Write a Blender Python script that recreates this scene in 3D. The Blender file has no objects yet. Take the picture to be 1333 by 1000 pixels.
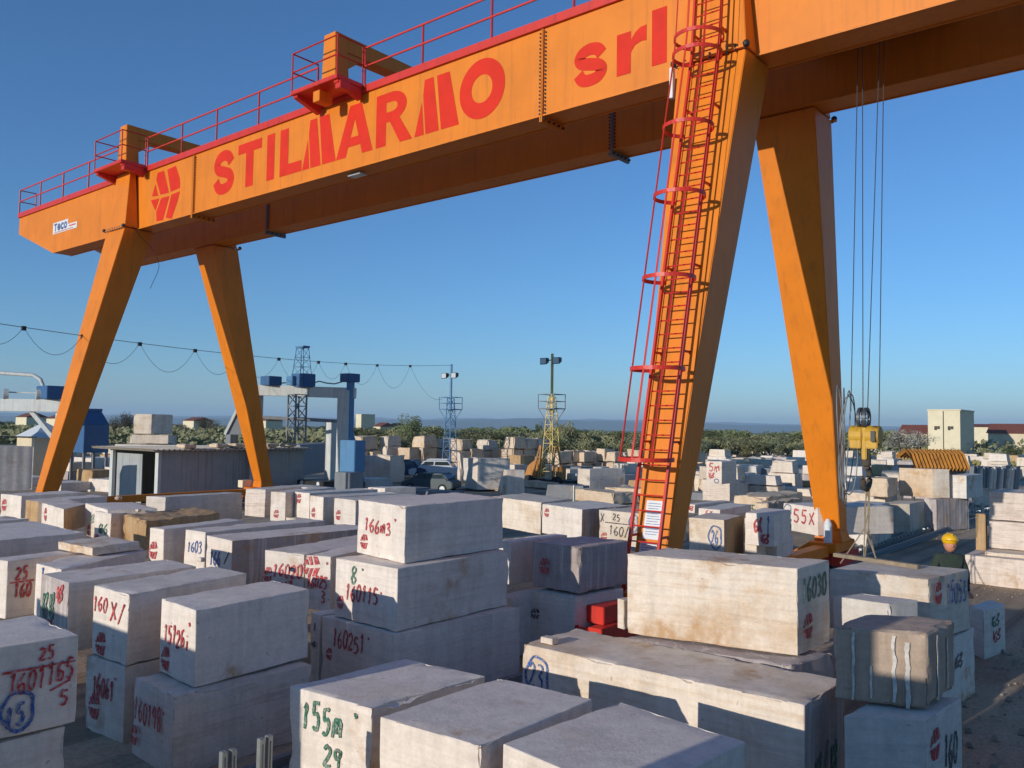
import bpy, bmesh, math, random
from mathutils import Vector, Matrix, noise
random.seed(7)
R = math.radians
S = bpy.context.scene
COL = S.collection

# ------------------------------------------------------------------ camera
FPX, HC = 1098.76, 4.5
FW = Vector((-0.63297773, 0.772383, 0.0525709))
RT = Vector((0.77385557, 0.63319534, 0.01453341))
UP = Vector((0.02206229, -0.04988161, 0.99851143))
cd = bpy.data.cameras.new('camera'); cam = bpy.data.objects.new('camera', cd); COL.objects.link(cam)
cd.sensor_width = 36; cd.lens = FPX / 1333 * 36; cd.clip_start = .1; cd.clip_end = 60000
M = Matrix((RT, UP, -FW)).transposed().to_4x4(); M.translation = (0, 0, HC)
cam.matrix_world = M
S.camera = cam
# ------------------------------------------------------------------ world, sun, exposure
SUN_DIR = Vector((-0.15, -1.0, 0.203)).normalized()
w = bpy.data.worlds.new('World'); S.world = w; w.use_nodes = True
nt = w.node_tree; bg = nt.nodes['Background']
sky = nt.nodes.new('ShaderNodeTexSky'); sky.sky_type = 'NISHITA'; sky.sun_disc = False
sky.sun_elevation = math.asin(SUN_DIR.z); sky.sun_rotation = R(188.5)
sky.altitude = 100; sky.air_density = 1.0; sky.dust_density = 0.0; sky.ozone_density = 6.0
nt.links.new(sky.outputs[0], bg.inputs[0]); bg.inputs[1].default_value = 0.103
sl = bpy.data.lights.new('sun', 'SUN'); sun = bpy.data.objects.new('sun', sl); COL.objects.link(sun)
sl.energy = 2.25; sl.angle = R(.5); sl.color = (1, .965, .88)
sun.rotation_euler = SUN_DIR.to_track_quat('Z', 'Y').to_euler()
S.view_settings.view_transform = 'Standard'; S.view_settings.look = 'None'
S.view_settings.exposure = 0.62; S.view_settings.gamma = 1
S.render.engine = 'CYCLES'

def ray(px, py): return FW + RT * ((px - 666.5) / FPX) - UP * ((py - 500) / FPX)
def at(px, py, z):
    d = ray(px, py); return Vector((0, 0, HC)) + d * ((z - HC) / d.z)
def atY(px, py, Y):
    d = ray(px, py); return Vector((0, 0, HC)) + d * (Y / d.y)
def atX(px, py, X):
    d = ray(px, py); return Vector((0, 0, HC)) + d * (X / d.x)
def atD(px, py, D): return Vector((0, 0, HC)) + ray(px, py) * D
HZ = lambda px: 538.3 + (px + 677) * .01456

# ------------------------------------------------------------------ materials
def nodes(name, rough=.6, metal=0.):
    m = bpy.data.materials.new(name); m.use_nodes = True
    t = m.node_tree; b = t.nodes['Principled BSDF']
    b.inputs['Roughness'].default_value = rough; b.inputs['Metallic'].default_value = metal
    return m, t, b
def N(t, kind, **kw):
    n = t.nodes.new(kind)
    for k, v in kw.items():
        if k in n.inputs: n.inputs[k].default_value = v
        else: setattr(n, k, v)
    return n
def coords(t, scale=(1, 1, 1), per_object=True):
    tc = N(t, 'ShaderNodeTexCoord'); mp = N(t, 'ShaderNodeMapping'); mp.inputs['Scale'].default_value = scale
    if per_object:
        oi = N(t, 'ShaderNodeObjectInfo'); mu = N(t, 'ShaderNodeMath', operation='MULTIPLY'); mu.inputs[1].default_value = 97.
        t.links.new(oi.outputs['Random'], mu.inputs[0])
        ad = N(t, 'ShaderNodeVectorMath', operation='ADD')
        t.links.new(tc.outputs['Object'], ad.inputs[0]); t.links.new(mu.outputs[0], ad.inputs[1])
        t.links.new(ad.outputs[0], mp.inputs[0])
    else: t.links.new(tc.outputs['Object'], mp.inputs[0])
    return mp.outputs[0]
def ramp(t, fac, stops):
    r = N(t, 'ShaderNodeValToRGB'); el = r.color_ramp.elements
    while len(el) < len(stops): el.new(.5)
    for e, (p, c) in zip(el, stops):
        e.position = p; e.color = (c, c, c, 1) if isinstance(c, (int, float)) else (*c, 1)
    t.links.new(fac, r.inputs[0]); return r.outputs[0]
def mix(t, a, b, fac, mode='MIX'):
    x = N(t, 'ShaderNodeMix', data_type='RGBA', blend_type=mode)
    for i, v in ((6, a), (7, b), (0, fac)):
        if isinstance(v, bpy.types.NodeSocket): t.links.new(v, x.inputs[i])
        elif i == 0: x.inputs[0].default_value = v
        else: x.inputs[i].default_value = (*v, 1)
    return x.outputs[2]
def noise_t(t, vec, scale, detail=4, rough=.6, dist=0.):
    n = N(t, 'ShaderNodeTexNoise', Scale=scale, Detail=detail, Roughness=rough, Distortion=dist)
    t.links.new(vec, n.inputs['Vector']); return n.outputs[0]
def bump(t, b, h, strength=.3, dist=.02):
    n = N(t, 'ShaderNodeBump', Strength=strength, Distance=dist)
    t.links.new(h, n.inputs['Height']); t.links.new(n.outputs[0], b.inputs['Normal'])

def stone(name, base, stain, stain_amt=.5, band=.25, veins=0., rough=.85, bumps=.35, streak_axis='h', bscale=1.):
    m, t, b = nodes(name, rough)
    v = coords(t); vb = coords(t, (.7, .7, 9) if streak_axis == 'h' else (5, 5, .35))
    big = ramp(t, noise_t(t, v, .9, 5, .62), [(.5, 0), (.72, 1)])
    bands = noise_t(t, vb, 1.6 * bscale, 4, .65)
    # saw/working bands
    c = mix(t, base, stain, ramp(t, bands, [(.48, 0), (.75, band)]))
    ms = N(t, 'ShaderNodeMath', operation='MULTIPLY'); ms.inputs[1].default_value = stain_amt
    t.links.new(big, ms.inputs[0])
    c = mix(t, c, stain, ms.outputs[0])
    oi = N(t, 'ShaderNodeObjectInfo')
    c = mix(t, c, ramp(t, oi.outputs['Random'], [(0, .86), (.5, .97), (1, 1.)]), 1., 'MULTIPLY')
    fine = noise_t(t, v, 22, 6, .75)
    c = mix(t, c, ramp(t, fine, [(.3, .88), (.6, 1.0)]), 1., 'MULTIPLY')
    mott = noise_t(t, v, 4.5, 5, .7)
    c = mix(t, c, ramp(t, mott, [(.35, .88), (.6, 1.)]), 1., 'MULTIPLY')
    if veins:
        vv = noise_t(t, coords(t, (3.2, 3.2, .16)), 1.3, 3, .45, .3)
        c = mix(t, c, (.70, .62, .54), ramp(t, vv, [(.555, 0), (.575, veins), (.60, veins), (.62, 0)]))
    vt_ = noise_t(t, coords(t, (2.6, 2.6, .12)), 1.5, 3, .5)
    c = mix(t, c, ramp(t, vt_, [(.40, .91), (.47, .98), (.56, 1.), (.6, .95)]), 1., 'MULTIPLY')
    hl_ = noise_t(t, coords(t, (.3, .3, 15)), 1.3, 3, .6)
    c = mix(t, c, ramp(t, hl_, [(.36, .94), (.5, 1.)]), 1., 'MULTIPLY')
    rs = N(t, 'ShaderNodeMath', operation='MULTIPLY'); t.links.new(ramp(t, noise_t(t, v, .55, 4, .6), [(.60, 0), (.66, 1)]), rs.inputs[0]); t.links.new(ramp(t, noise_t(t, v, 3.2, 5, .7), [(.42, 0), (.6, .75)]), rs.inputs[1])
    c = mix(t, c, (.50, .27, .11), rs.outputs[0])
    sp = ramp(t, noise_t(t, v, 9, 2, .5), [(.70, 0), (.78, .5)])
    c = mix(t, c, (.16, .12, .09), sp)
    t.links.new(c, b.inputs['Base Color'])
    ad = N(t, 'ShaderNodeMath', operation='ADD'); t.links.new(bands, ad.inputs[0]); t.links.new(fine, ad.inputs[1])
    bump(t, b, ad.outputs[0], bumps, .02)
    return m
def paint(name, col, rough=.45, dirt=(.12, .08, .05), amt=.25, scale=1.5, spec=.4, per=True):
    m, t, b = nodes(name, rough); v = coords(t, per_object=per)
    n1 = noise_t(t, v, scale, 6, .65); vs = coords(t, (6, 6, .25), per); n2 = noise_t(t, vs, 1.0, 4, .6)
    c = mix(t, col, dirt, ramp(t, n2, [(.52, 0), (.75, amt * 1.5)]))
    c = mix(t, c, ramp(t, n1, [(.3, .86), (.62, 1.)]), 1., 'MULTIPLY')
    t.links.new(c, b.inputs['Base Color']); b.inputs['Specular IOR Level'].default_value = spec
    bump(t, b, n1, .08, .01)
    return m
def plain(name, col, rough=.6, metal=0., var=.12, scale=8):
    m, t, b = nodes(name, rough, metal); v = coords(t)
    c = mix(t, col, ramp(t, noise_t(t, v, scale, 4, .6), [(.3, 1 - var), (.7, 1.)]), 1., 'MULTIPLY')
    t.links.new(c, b.inputs['Base Color']); return m

MT = {}
MT['white'] = stone('pale_limestone', (.93, .79, .665), (.62, .45, .30), .30, .22)
MT['warm'] = stone('cream_limestone', (.92, .76, .60), (.62, .37, .17), .62, .42)
MT['grey'] = stone('grey_limestone', (.88, .775, .67), (.60, .48, .37), .35, .4)
MT['saw'] = stone('sawn_limestone', (.86, .70, .58), (.54, .40, .29), .2, .75, bscale=1.4)
MT['banded'] = stone('brown_banded_limestone', (.84, .72, .60), (.42, .30, .20), .2, .95, bscale=.45, bumps=.6)
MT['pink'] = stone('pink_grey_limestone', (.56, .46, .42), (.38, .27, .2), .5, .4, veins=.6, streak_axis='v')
MT['brown'] = stone('brown_veined_marble', (.58, .42, .30), (.34, .21, .13), .6, .5, veins=0, streak_axis='v')
MT['orange'] = stone('rusty_quarry_face', (.62, .40, .20), (.42, .20, .06), .6, .8, streak_axis='v')
MT['cream'] = stone('rough_cream_stone', (.82, .62, .43), (.58, .35, .18), .6, .35)
MT['cream2'] = stone('rough_pale_stone', (.84, .69, .55), (.56, .40, .26), .5, .3)
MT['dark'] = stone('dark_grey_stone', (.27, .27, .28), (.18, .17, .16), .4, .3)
MT['craneorange'] = paint('orange_crane_paint', (.78, .215, .008), .5, (.26, .08, .02), .2, .7, .3)
MT['red'] = paint('red_steel_paint', (.66, .035, .018), .4, (.2, .03, .02), .3)
MT['signred'] = paint('red_letter_paint', (.72, .032, .012), .6, (.5, .04, .02), .15, 1.5, .15)
MT['white_paint'] = paint('white_steel_paint', (.62, .62, .58), .5, (.3, .2, .1), .4)
MT['blue'] = paint('blue_steel_paint', (.045, .13, .28), .55, (.1, .1, .1), .3)
MT['lblue'] = paint('light_blue_steel_paint', (.10, .24, .42), .5, (.1, .1, .1), .3)
MT['yellow'] = paint('yellow_steel_paint', (.62, .34, .03), .55, (.12, .07, .03), .8, 3)
MT['gravelstone'] = plain('dusty_gravel', (.42, .33, .24), .95, 0, .5, 3)
MT['svein'] = plain('white_calcite_vein', (.80, .72, .62), .8, 0, .4, 9)
MT['lyellow'] = paint('pale_yellow_paint', (.78, .55, .16), .55, (.3, .2, .08), .3, 3)
MT['oldorange'] = paint('faded_orange_paint', (.52, .22, .05), .6, (.15, .08, .04), .6, 3)
MT['greysteel'] = paint('grey_steel_paint', (.22, .23, .24), .5, (.12, .08, .05), .4)
MT['darksteel'] = plain('dark_greasy_steel', (.035, .034, .034), .5, .3)
MT['galv'] = plain('galvanised_steel', (.38, .40, .38), .45, .6)
MT['rope'] = plain('steel_wire_rope', (.10, .105, .11), .5, .5)
MT['tyre'] = plain('black_rubber', (.02, .02, .02), .8)
MT['glass'] = plain('dark_window_glass', (.03, .045, .05), .08, 0, .02)
MT['carblue'] = plain('dark_blue_car_paint', (.03, .045, .09), .5, 0, .05)
MT['carwhite'] = plain('white_car_paint', (.6, .6, .6), .5, 0, .05)
MT['cargrey_shaded'] = plain('shade_darkened_car_paint', (.06, .08, .085), .6, 0, .05)  # paint darkened to stand in for shade lying over this car
MT['lamp'] = plain('lamp_glass', (.55, .57, .58), .15, 0, .05)
def spray(name, col):
    m, t, b = nodes(name, .75); v = coords(t)
    c = mix(t, col, (.60, .50, .44), ramp(t, noise_t(t, v, 26, 5, .8), [(.47, 0), (.64, .85)]))
    c = mix(t, c, ramp(t, noise_t(t, v, 5, 3, .6), [(.3, .6), (.6, 1.)]), 1., 'MULTIPLY')
    t.links.new(c, b.inputs['Base Color']); return m
MT['sred'] = spray('red_spray_paint', (.60, .02, .03))
MT['sgreen'] = spray('green_spray_paint', (.02, .17, .09))
MT['sblue'] = spray('blue_spray_paint', (.015, .10, .36))
MT['sblack'] = spray('black_spray_paint', (.03, .03, .04))
MT['label'] = plain('white_sign_sheet', (.72, .72, .70), .5, 0, .06)
MT['yplast'] = plain('yellow_helmet_plastic', (.85, .45, .01), .35, 0, .04)
MT['skin'] = plain('sunburnt_skin', (.62, .25, .15), .55, 0, .1)
MT['jacket'] = plain('dark_green_work_jacket', (.035, .05, .035), .9, 0, .4, 12)
MT['trousers'] = plain('dark_work_trousers', (.03, .035, .05), .9)
MT['plaster'] = plain('cream_plaster', (.80, .68, .46), .9, 0, .12, .8)
MT['plaster2'] = plain('ochre_plaster', (.74, .60, .40), .9, 0, .15, .8)
MT['roof'] = plain('red_roof_tiles', (.30, .09, .055), .8, 0, .5, 3)
MT['bark'] = plain('tree_bark', (.11, .085, .06), .9, 0, .4)
MT['shedwall'] = paint('grey_shed_wall', (.38, .39, .38), .7, (.1, .08, .06), .35)
MT['shedroof'] = plain('fibre_cement_roof', (.60, .52, .42), .85, 0, .35, 4)
MT['wood'] = plain('weathered_timber', (.36, .27, .17), .8, 0, .4)

def leafmat(name, c1, c2):
    m, t, b = nodes(name, .7); v = coords(t)
    n = noise_t(t, v, 1.1, 3, .6)
    gi = N(t, 'ShaderNodeObjectInfo')
    c = mix(t, c1, c2, ramp(t, n, [(.38, 0), (.62, 1)]))
    c = mix(t, c, ramp(t, gi.outputs['Random'], [(0, (.7, .75, .7)), (1, (1.1, 1.05, .9))]), 1., 'MULTIPLY')
    t.links.new(c, b.inputs['Base Color']); b.inputs['Specular IOR Level'].default_value = .2
    return m
MT['olive'] = leafmat('olive_leaves', (.20, .21, .115), (.34, .32, .19))
MT['green'] = leafmat('green_leaves', (.13, .165, .08), (.25, .26, .13))
MT['blossom'] = leafmat('pale_blossom', (.42, .37, .33), (.62, .55, .5))
MT['twig'] = leafmat('bare_twigs', (.14, .12, .09), (.2, .17, .13))

# ------------------------------------------------------------------ tagging + mesh building
def tag(o, label=None, cat=None, group=None, kind=None):
    if label: o['label'] = label
    if cat: o['category'] = cat
    if group: o['group'] = group
    if kind: o['kind'] = kind
    return o
ORG = {}
def thing(name, label, cat, loc=(0, 0, 0), group=None):
    o = bpy.data.objects.new(name, None); COL.objects.link(o); o.location = loc; o.empty_display_size = .3
    ORG[o.name] = Vector(loc); tag(o, label, cat, group); return o
def link_mesh(name, me, mats, parent=None, org=None):
    o = bpy.data.objects.new(name, me); COL.objects.link(o)
    for mm in (mats if isinstance(mats, (list, tuple)) else [mats]): me.materials.append(MT[mm] if isinstance(mm, str) else mm)
    if parent: o.parent = parent; ORG[o.name] = ORG[parent.name]
    else: o.location = org or (0, 0, 0); ORG[o.name] = Vector(org or (0, 0, 0))
    return o
class MB:
    def __init__(s): s.v = []; s.f = []; s.mi = []; s.cur = 0
    def add(s, vs, fs):
        o = len(s.v); s.v += [Vector(v) for v in vs]; s.f += [[i + o for i in f] for f in fs]; s.mi += [s.cur] * len(fs); return s
    def hexa(s, b4, t4):  # bottom 4, top 4 corners (ccw seen from above)
        return s.add(list(b4) + list(t4), [(3, 2, 1, 0), (4, 5, 6, 7), (0, 1, 5, 4), (1, 2, 6, 5), (2, 3, 7, 6), (3, 0, 4, 7)])
    def box(s, x0, x1, y0, y1, z0, z1):
        b = [(x0, y0, z0), (x1, y0, z0), (x1, y1, z0), (x0, y1, z0)]; t = [(x, y, z1) for x, y, _ in b]; return s.hexa(b, t)
    def beam(s, p, q, w, h=None, up=(0, 0, 1)):
        p, q = Vector(p), Vector(q); h = h or w; d = (q - p).normalized(); u = Vector(up)
        if abs(d.dot(u)) > .99: u = Vector((0, 1, 0))
        a = d.cross(u).normalized() * (w / 2); b = a.cross(d).normalized() * (h / 2)
        c = [-a - b, a - b, a + b, -a + b]
        vs = [p + k for k in c] + [q + k for k in c]
        return s.add(vs, [(0, 1, 2, 3), (7, 6, 5, 4), (1, 0, 4, 5), (2, 1, 5, 6), (3, 2, 6, 7), (0, 3, 7, 4)])
    def tube(s, p, q, r, n=8, r2=None):
        p, q = Vector(p), Vector(q); r2 = r if r2 is None else r2; d = (q - p).normalized()
        u = Vector((0, 0, 1)) if abs(d.z) < .95 else Vector((1, 0, 0)); a = d.cross(u).normalized(); b = d.cross(a)
        vs = []
        for c, rr in ((p, r), (q, r2)):
            for i in range(n): t = 2 * math.pi * i / n; vs.append(c + (a * math.cos(t) + b * math.sin(t)) * rr)
        fs = [(i, (i + 1) % n, n + (i + 1) % n, n + i) for i in range(n)] + [tuple(range(n))[::-1], tuple(range(n, 2 * n))]
        return s.add(vs, fs)
    def path(s, pts, r, n=6):
        pts = [Vector(p) for p in pts]; rings = []
        ref = None
        for i, p in enumerate(pts):
            d = (pts[min(i + 1, len(pts) - 1)] - pts[max(i - 1, 0)]).normalized()
            if ref is None: ref = Vector((0, 0, 1)) if abs(d.z) < .9 else Vector((1, 0, 0))
            a = d.cross(ref)
            if a.length < 1e-4: a = d.orthogonal()
            a.normalize(); b = d.cross(a).normalized(); ref = -b if False else ref
            rings.append([p + (a * math.cos(2 * math.pi * k / n) + b * math.sin(2 * math.pi * k / n)) * r for k in range(n)])
        vs = [v for g in rings for v in g]; fs = []
        for i in range(len(rings) - 1):
            for k in range(n): fs.append((i * n + k, i * n + (k + 1) % n, (i + 1) * n + (k + 1) % n, (i + 1) * n + k))
        fs += [tuple(range(n))[::-1], tuple(range(len(vs) - n, len(vs)))]
        return s.add(vs, fs)
    def prism(s, poly, ext):  # polygon (3D points) extruded along a vector
        n = len(poly); poly = [Vector(p) for p in poly]; e = Vector(ext)
        return s.add(poly + [p + e for p in poly], [tuple(range(n))[::-1], tuple(range(n, 2 * n))] + [(i, (i + 1) % n, n + (i + 1) % n, n + i) for i in range(n)])
    def ring(s, c, r, hw, th, ax=Vector((1, 0, 0)), ay=Vector((0, 1, 0)), a0=0, a1=2 * math.pi, n=28):
        c = Vector(c); az = ax.cross(ay).normalized(); full = abs(a1 - a0 - 2 * math.pi) < 1e-4; vs = []; m = n if full else n + 1
        for i in range(m):
            t = a0 + (a1 - a0) * i / n; d = ax * math.cos(t) + ay * math.sin(t)
            vs += [c + d * (r - th) - az * hw, c + d * (r + th) - az * hw, c + d * (r + th) + az * hw, c + d * (r - th) + az * hw]
        fs = []
        for i in range(n):
            a = 4 * i; b = 4 * ((i + 1) % m)
            for k in range(4): fs.append((a + k, b + k, b + (k + 1) % 4, a + (k + 1) % 4))
        return s.add(vs, fs)
    def ball(s, c, r, sc=(1, 1, 1), seg=14, rings=9):
        c = Vector(c); vs = [c + Vector((0, 0, r * sc[2]))]
        for i in range(1, rings):
            ph = math.pi * i / rings
            for j in range(seg):
                t = 2 * math.pi * j / seg; vs.append(c + Vector((r * sc[0] * math.sin(ph) * math.cos(t), r * sc[1] * math.sin(ph) * math.sin(t), r * sc[2] * math.cos(ph))))
        vs.append(c - Vector((0, 0, r * sc[2]))); fs = []
        for j in range(seg): fs.append((0, 1 + j, 1 + (j + 1) % seg))
        for i in range(rings - 2):
            for j in range(seg): a = 1 + i * seg + j; b = 1 + i * seg + (j + 1) % seg; fs.append((a, a + seg, b + seg, b))
        l = len(vs) - 1; o = 1 + (rings - 2) * seg
        for j in range(seg): fs.append((l, o + (j + 1) % seg, o + j))
        return s.add(vs, fs)
    def build(s, name, mats, parent=None, org=None, bevel=0, smooth=0, seg=2):
        o3 = ORG[parent.name] if parent else Vector(org or (0, 0, 0))
        me = bpy.data.meshes.new(name); me.from_pydata([v - o3 for v in s.v], [], s.f)
        for p, k in zip(me.polygons, s.mi): p.material_index = k
        bm = bmesh.new(); bm.from_mesh(me); bmesh.ops.recalc_face_normals(bm, faces=bm.faces)
        if bevel: bmesh.ops.bevel(bm, geom=list(bm.edges), offset=bevel, segments=seg, affect='EDGES', clamp_overlap=True)
        bm.to_mesh(me); bm.free()
        if smooth: me.shade_smooth(); me.set_sharp_from_angle(angle=R(smooth))
        return link_mesh(name, me, mats, parent, org)

# ------------------------------------------------------------------ stroke lettering
G = {
 '0': [[(.5, 1), (.15, .8), (.08, .35), (.4, 0), (.8, .15), (.92, .6), (.75, .93), (.5, 1)]],
 'o': [[(.5, .6), (.15, .45), (.1, .15), (.45, 0), (.85, .15), (.85, .45), (.5, .6)]],
 '1': [[(.3, .78), (.58, 1), (.5, 0)]], 'l': [[(.5, 1), (.5, 0)]],
 '2': [[(.1, .78), (.35, 1), (.75, .9), (.8, .6), (.1, .03), (.95, .06)]],
 '3': [[(.1, .92), (.5, 1), (.8, .8), (.4, .55), (.85, .35), (.7, .05), (.1, .05)]],
 '4': [[(.6, 1), (.1, .4), (.9, .42)], [(.65, .7), (.6, 0)]],
 '5': [[(.88, .98), (.28, 1), (.2, .58), (.6, .62), (.88, .35), (.6, .03), (.12, .06)]],
 'S': [[(.9, .92), (.45, 1), (.12, .8), (.3, .55), (.75, .45), (.85, .2), (.5, 0), (.1, .08)]],
 '6': [[(.75, .98), (.3, .75), (.1, .3), (.35, 0), (.8, .12), (.78, .42), (.4, .48), (.15, .28)]],
 '7': [[(.1, .95), (.9, 1), (.35, 0)]],
 '8': [[(.5, .52), (.18, .75), (.45, 1), (.8, .8), (.5, .52), (.15, .25), (.45, 0), (.85, .22), (.5, .52)]],
 '9': [[(.8, .85), (.4, 1), (.12, .75), (.4, .5), (.8, .7), (.8, .85), (.7, 0)]],
 'm': [[(.02, 0), (.1, .62)], [(.08, .45), (.3, .65), (.45, .5), (.47, 0)], [(.47, .45), (.7, .65), (.88, .5), (.95, 0)]],
 'b': [[(.2, 1), (.15, .05), (.6, 0), (.8, .3), (.5, .5), (.15, .35)]],
 'i': [[(.5, .55), (.5, 0)], [(.5, .8), (.56, .85)]], 'j': [[(.6, .6), (.55, -.2), (.3, -.25)], [(.6, .85), (.66, .9)]],
 '/': [[(.85, 1.1), (.15, -.1)]], '-': [[(-.1, .5), (1.1, .5)]], '.': [[(.3, .8), (.42, .9), (.5, .78), (.38, .74)]],
 'K': [[(.2, 1), (.2, 0)], [(.9, 1), (.2, .45), (.95, 0)]], 'x': [[(.1, .9), (.9, .05)], [(.85, 1), (.1, 0)]],
 'W': [[(0, 1), (.25, 0), (.5, .8), (.75, 0), (1, 1)]], '(': [[(.7, 1.1), (.35, .5), (.7, -.1)]],
 'V': [[(.5, 1.0), (.3, .8), (.65, .62), (.45, .45), (.6, .25), (.5, 0)]],
 'O': [[(.5 + .5 * math.cos(a / 20 * 6.2832), .5 + .5 * math.sin(a / 20 * 6.2832)) for a in range(21)]],
 '~': [[(.05, .9), (.12, .1)], [(.42, .95), (.25, .5), (.3, .05), (.5, .1), (.48, .42), (.28, .4)], [(.62, .85), (.85, .95), (.8, .6), (.62, .5), (.9, .35), (.75, .05), (.6, .12)]],
}
STAMP = [[(.02, .48), (.1, .62), (.2, .50)], [(.16, .55), (.13, .72), (.24, .86), (.42, .52)][:4],
         [(.28, .94), (.48, 1.0), (.62, .54), (.47, .50)], [(.55, 1.0), (.80, .98), (.98, .60), (.68, .54)],
         [(.02, .42), (.2, .44), (.1, .22)], [(.26, .44), (.42, .44), (.25, .05), (.12, .18)],
         [(.47, .44), (.64, .45), (.45, 0.), (.29, .03)], [(.69, .46), (.98, .50), (.76, .0), (.50, .0)]]
def smooth_line(pts, k=4):
    if len(pts) < 3: return [Vector((*p, 0)) for p in pts]
    P = [Vector((*p, 0)) for p in pts]; P = [P[0] * 2 - P[1]] + P + [P[-1] * 2 - P[-2]]; out = []
    for i in range(1, len(P) - 2):
        for j in range(k):
            t = j / k; a, b, c, d = P[i - 1:i + 3]
            out.append(.5 * ((2 * b) + (c - a) * t + (2 * a - 5 * b + 4 * c - d) * t * t + (3 * b - a - 3 * c + d) * t ** 3))
    out.append(P[-2]); return out
def ribbon(mb, pts, wd, place, nrm):
    """flat painted stroke: pts in face metres, place maps (u,v)->3D"""
    n = len(pts); L = []; Rr = []
    for i, p in enumerate(pts):
        d = pts[min(i + 1, n - 1)] - pts[max(i - 1, 0)]
        if d.length < 1e-6: d = Vector((1, 0, 0))
        d.normalize(); o = Vector((-d.y, d.x, 0)) * wd / 2 * random.uniform(.75, 1.2)
        L.append(place(p + o)); Rr.append(place(p - o))
    th = -nrm * .004
    vs = L + Rr + [v + th for v in L] + [v + th for v in Rr]; fs = []
    for i in range(n - 1):
        fs.append((n + i, n + i + 1, i + 1, i)); fs.append((2 * n + i, 2 * n + i + 1, 3 * n + i + 1, 3 * n + i))
        fs.append((i, i + 1, 2 * n + i + 1, 2 * n + i)); fs.append((3 * n + i, 3 * n + i + 1, n + i + 1, n + i))
    fs.append((0, 2 * n, 3 * n, n)); fs.append((n - 1, 2 * n - 1, 4 * n - 1, 3 * n - 1))
    mb.add(vs, fs)
def write(mb, text, u0, v0, u1, v1, fw, fh, place, nrm, wd, slope=0.):
    """text filling the box given as fractions of the face"""
    n = max(1, len(text)); cw = (u1 - u0) / n
    for k, ch in enumerate(text):
        for st in G.get(ch, []):
            jit = (random.uniform(-.06, .06), random.uniform(-.08, .08)); kx = random.uniform(.05, .2) if ch not in 'O-' else 0; sy = random.uniform(.88, 1.06) if ch not in 'O-' else 1
            pts = []
            sc = .94 if ch in 'O-' else .78
            for p in smooth_line(st):
                x = u0 + cw * (k + .06 + sc * (p.x + kx * (p.y - .4)) + jit[0] * .5 + .04 * math.sin(p.y * 9 + k)); y = v0 + (v1 - v0) * (p.y * sy + jit[1] + .03 * math.sin(p.x * 8 + k)) + slope * (x - u0)
                pts.append(Vector((x * fw, y * fh, 0)))
            ribbon(mb, pts, wd, place, nrm)
def stamp(mb, u, v, s, fw, fh, place, nrm, h=1.15):
    for poly in STAMP:
        cx = sum(p[0] for p in poly) / len(poly); cy = sum(p[1] for p in poly) / len(poly)
        pts = [place(Vector((u * fw + (cx + (p[0] - cx) * .82 - .5) * s * 1.12, v * fh + (cy + (p[1] - cy) * .84 - .5) * s * h * 1.1, 0))) for p in poly]
        mb.prism(pts, -nrm * .004)

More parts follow.
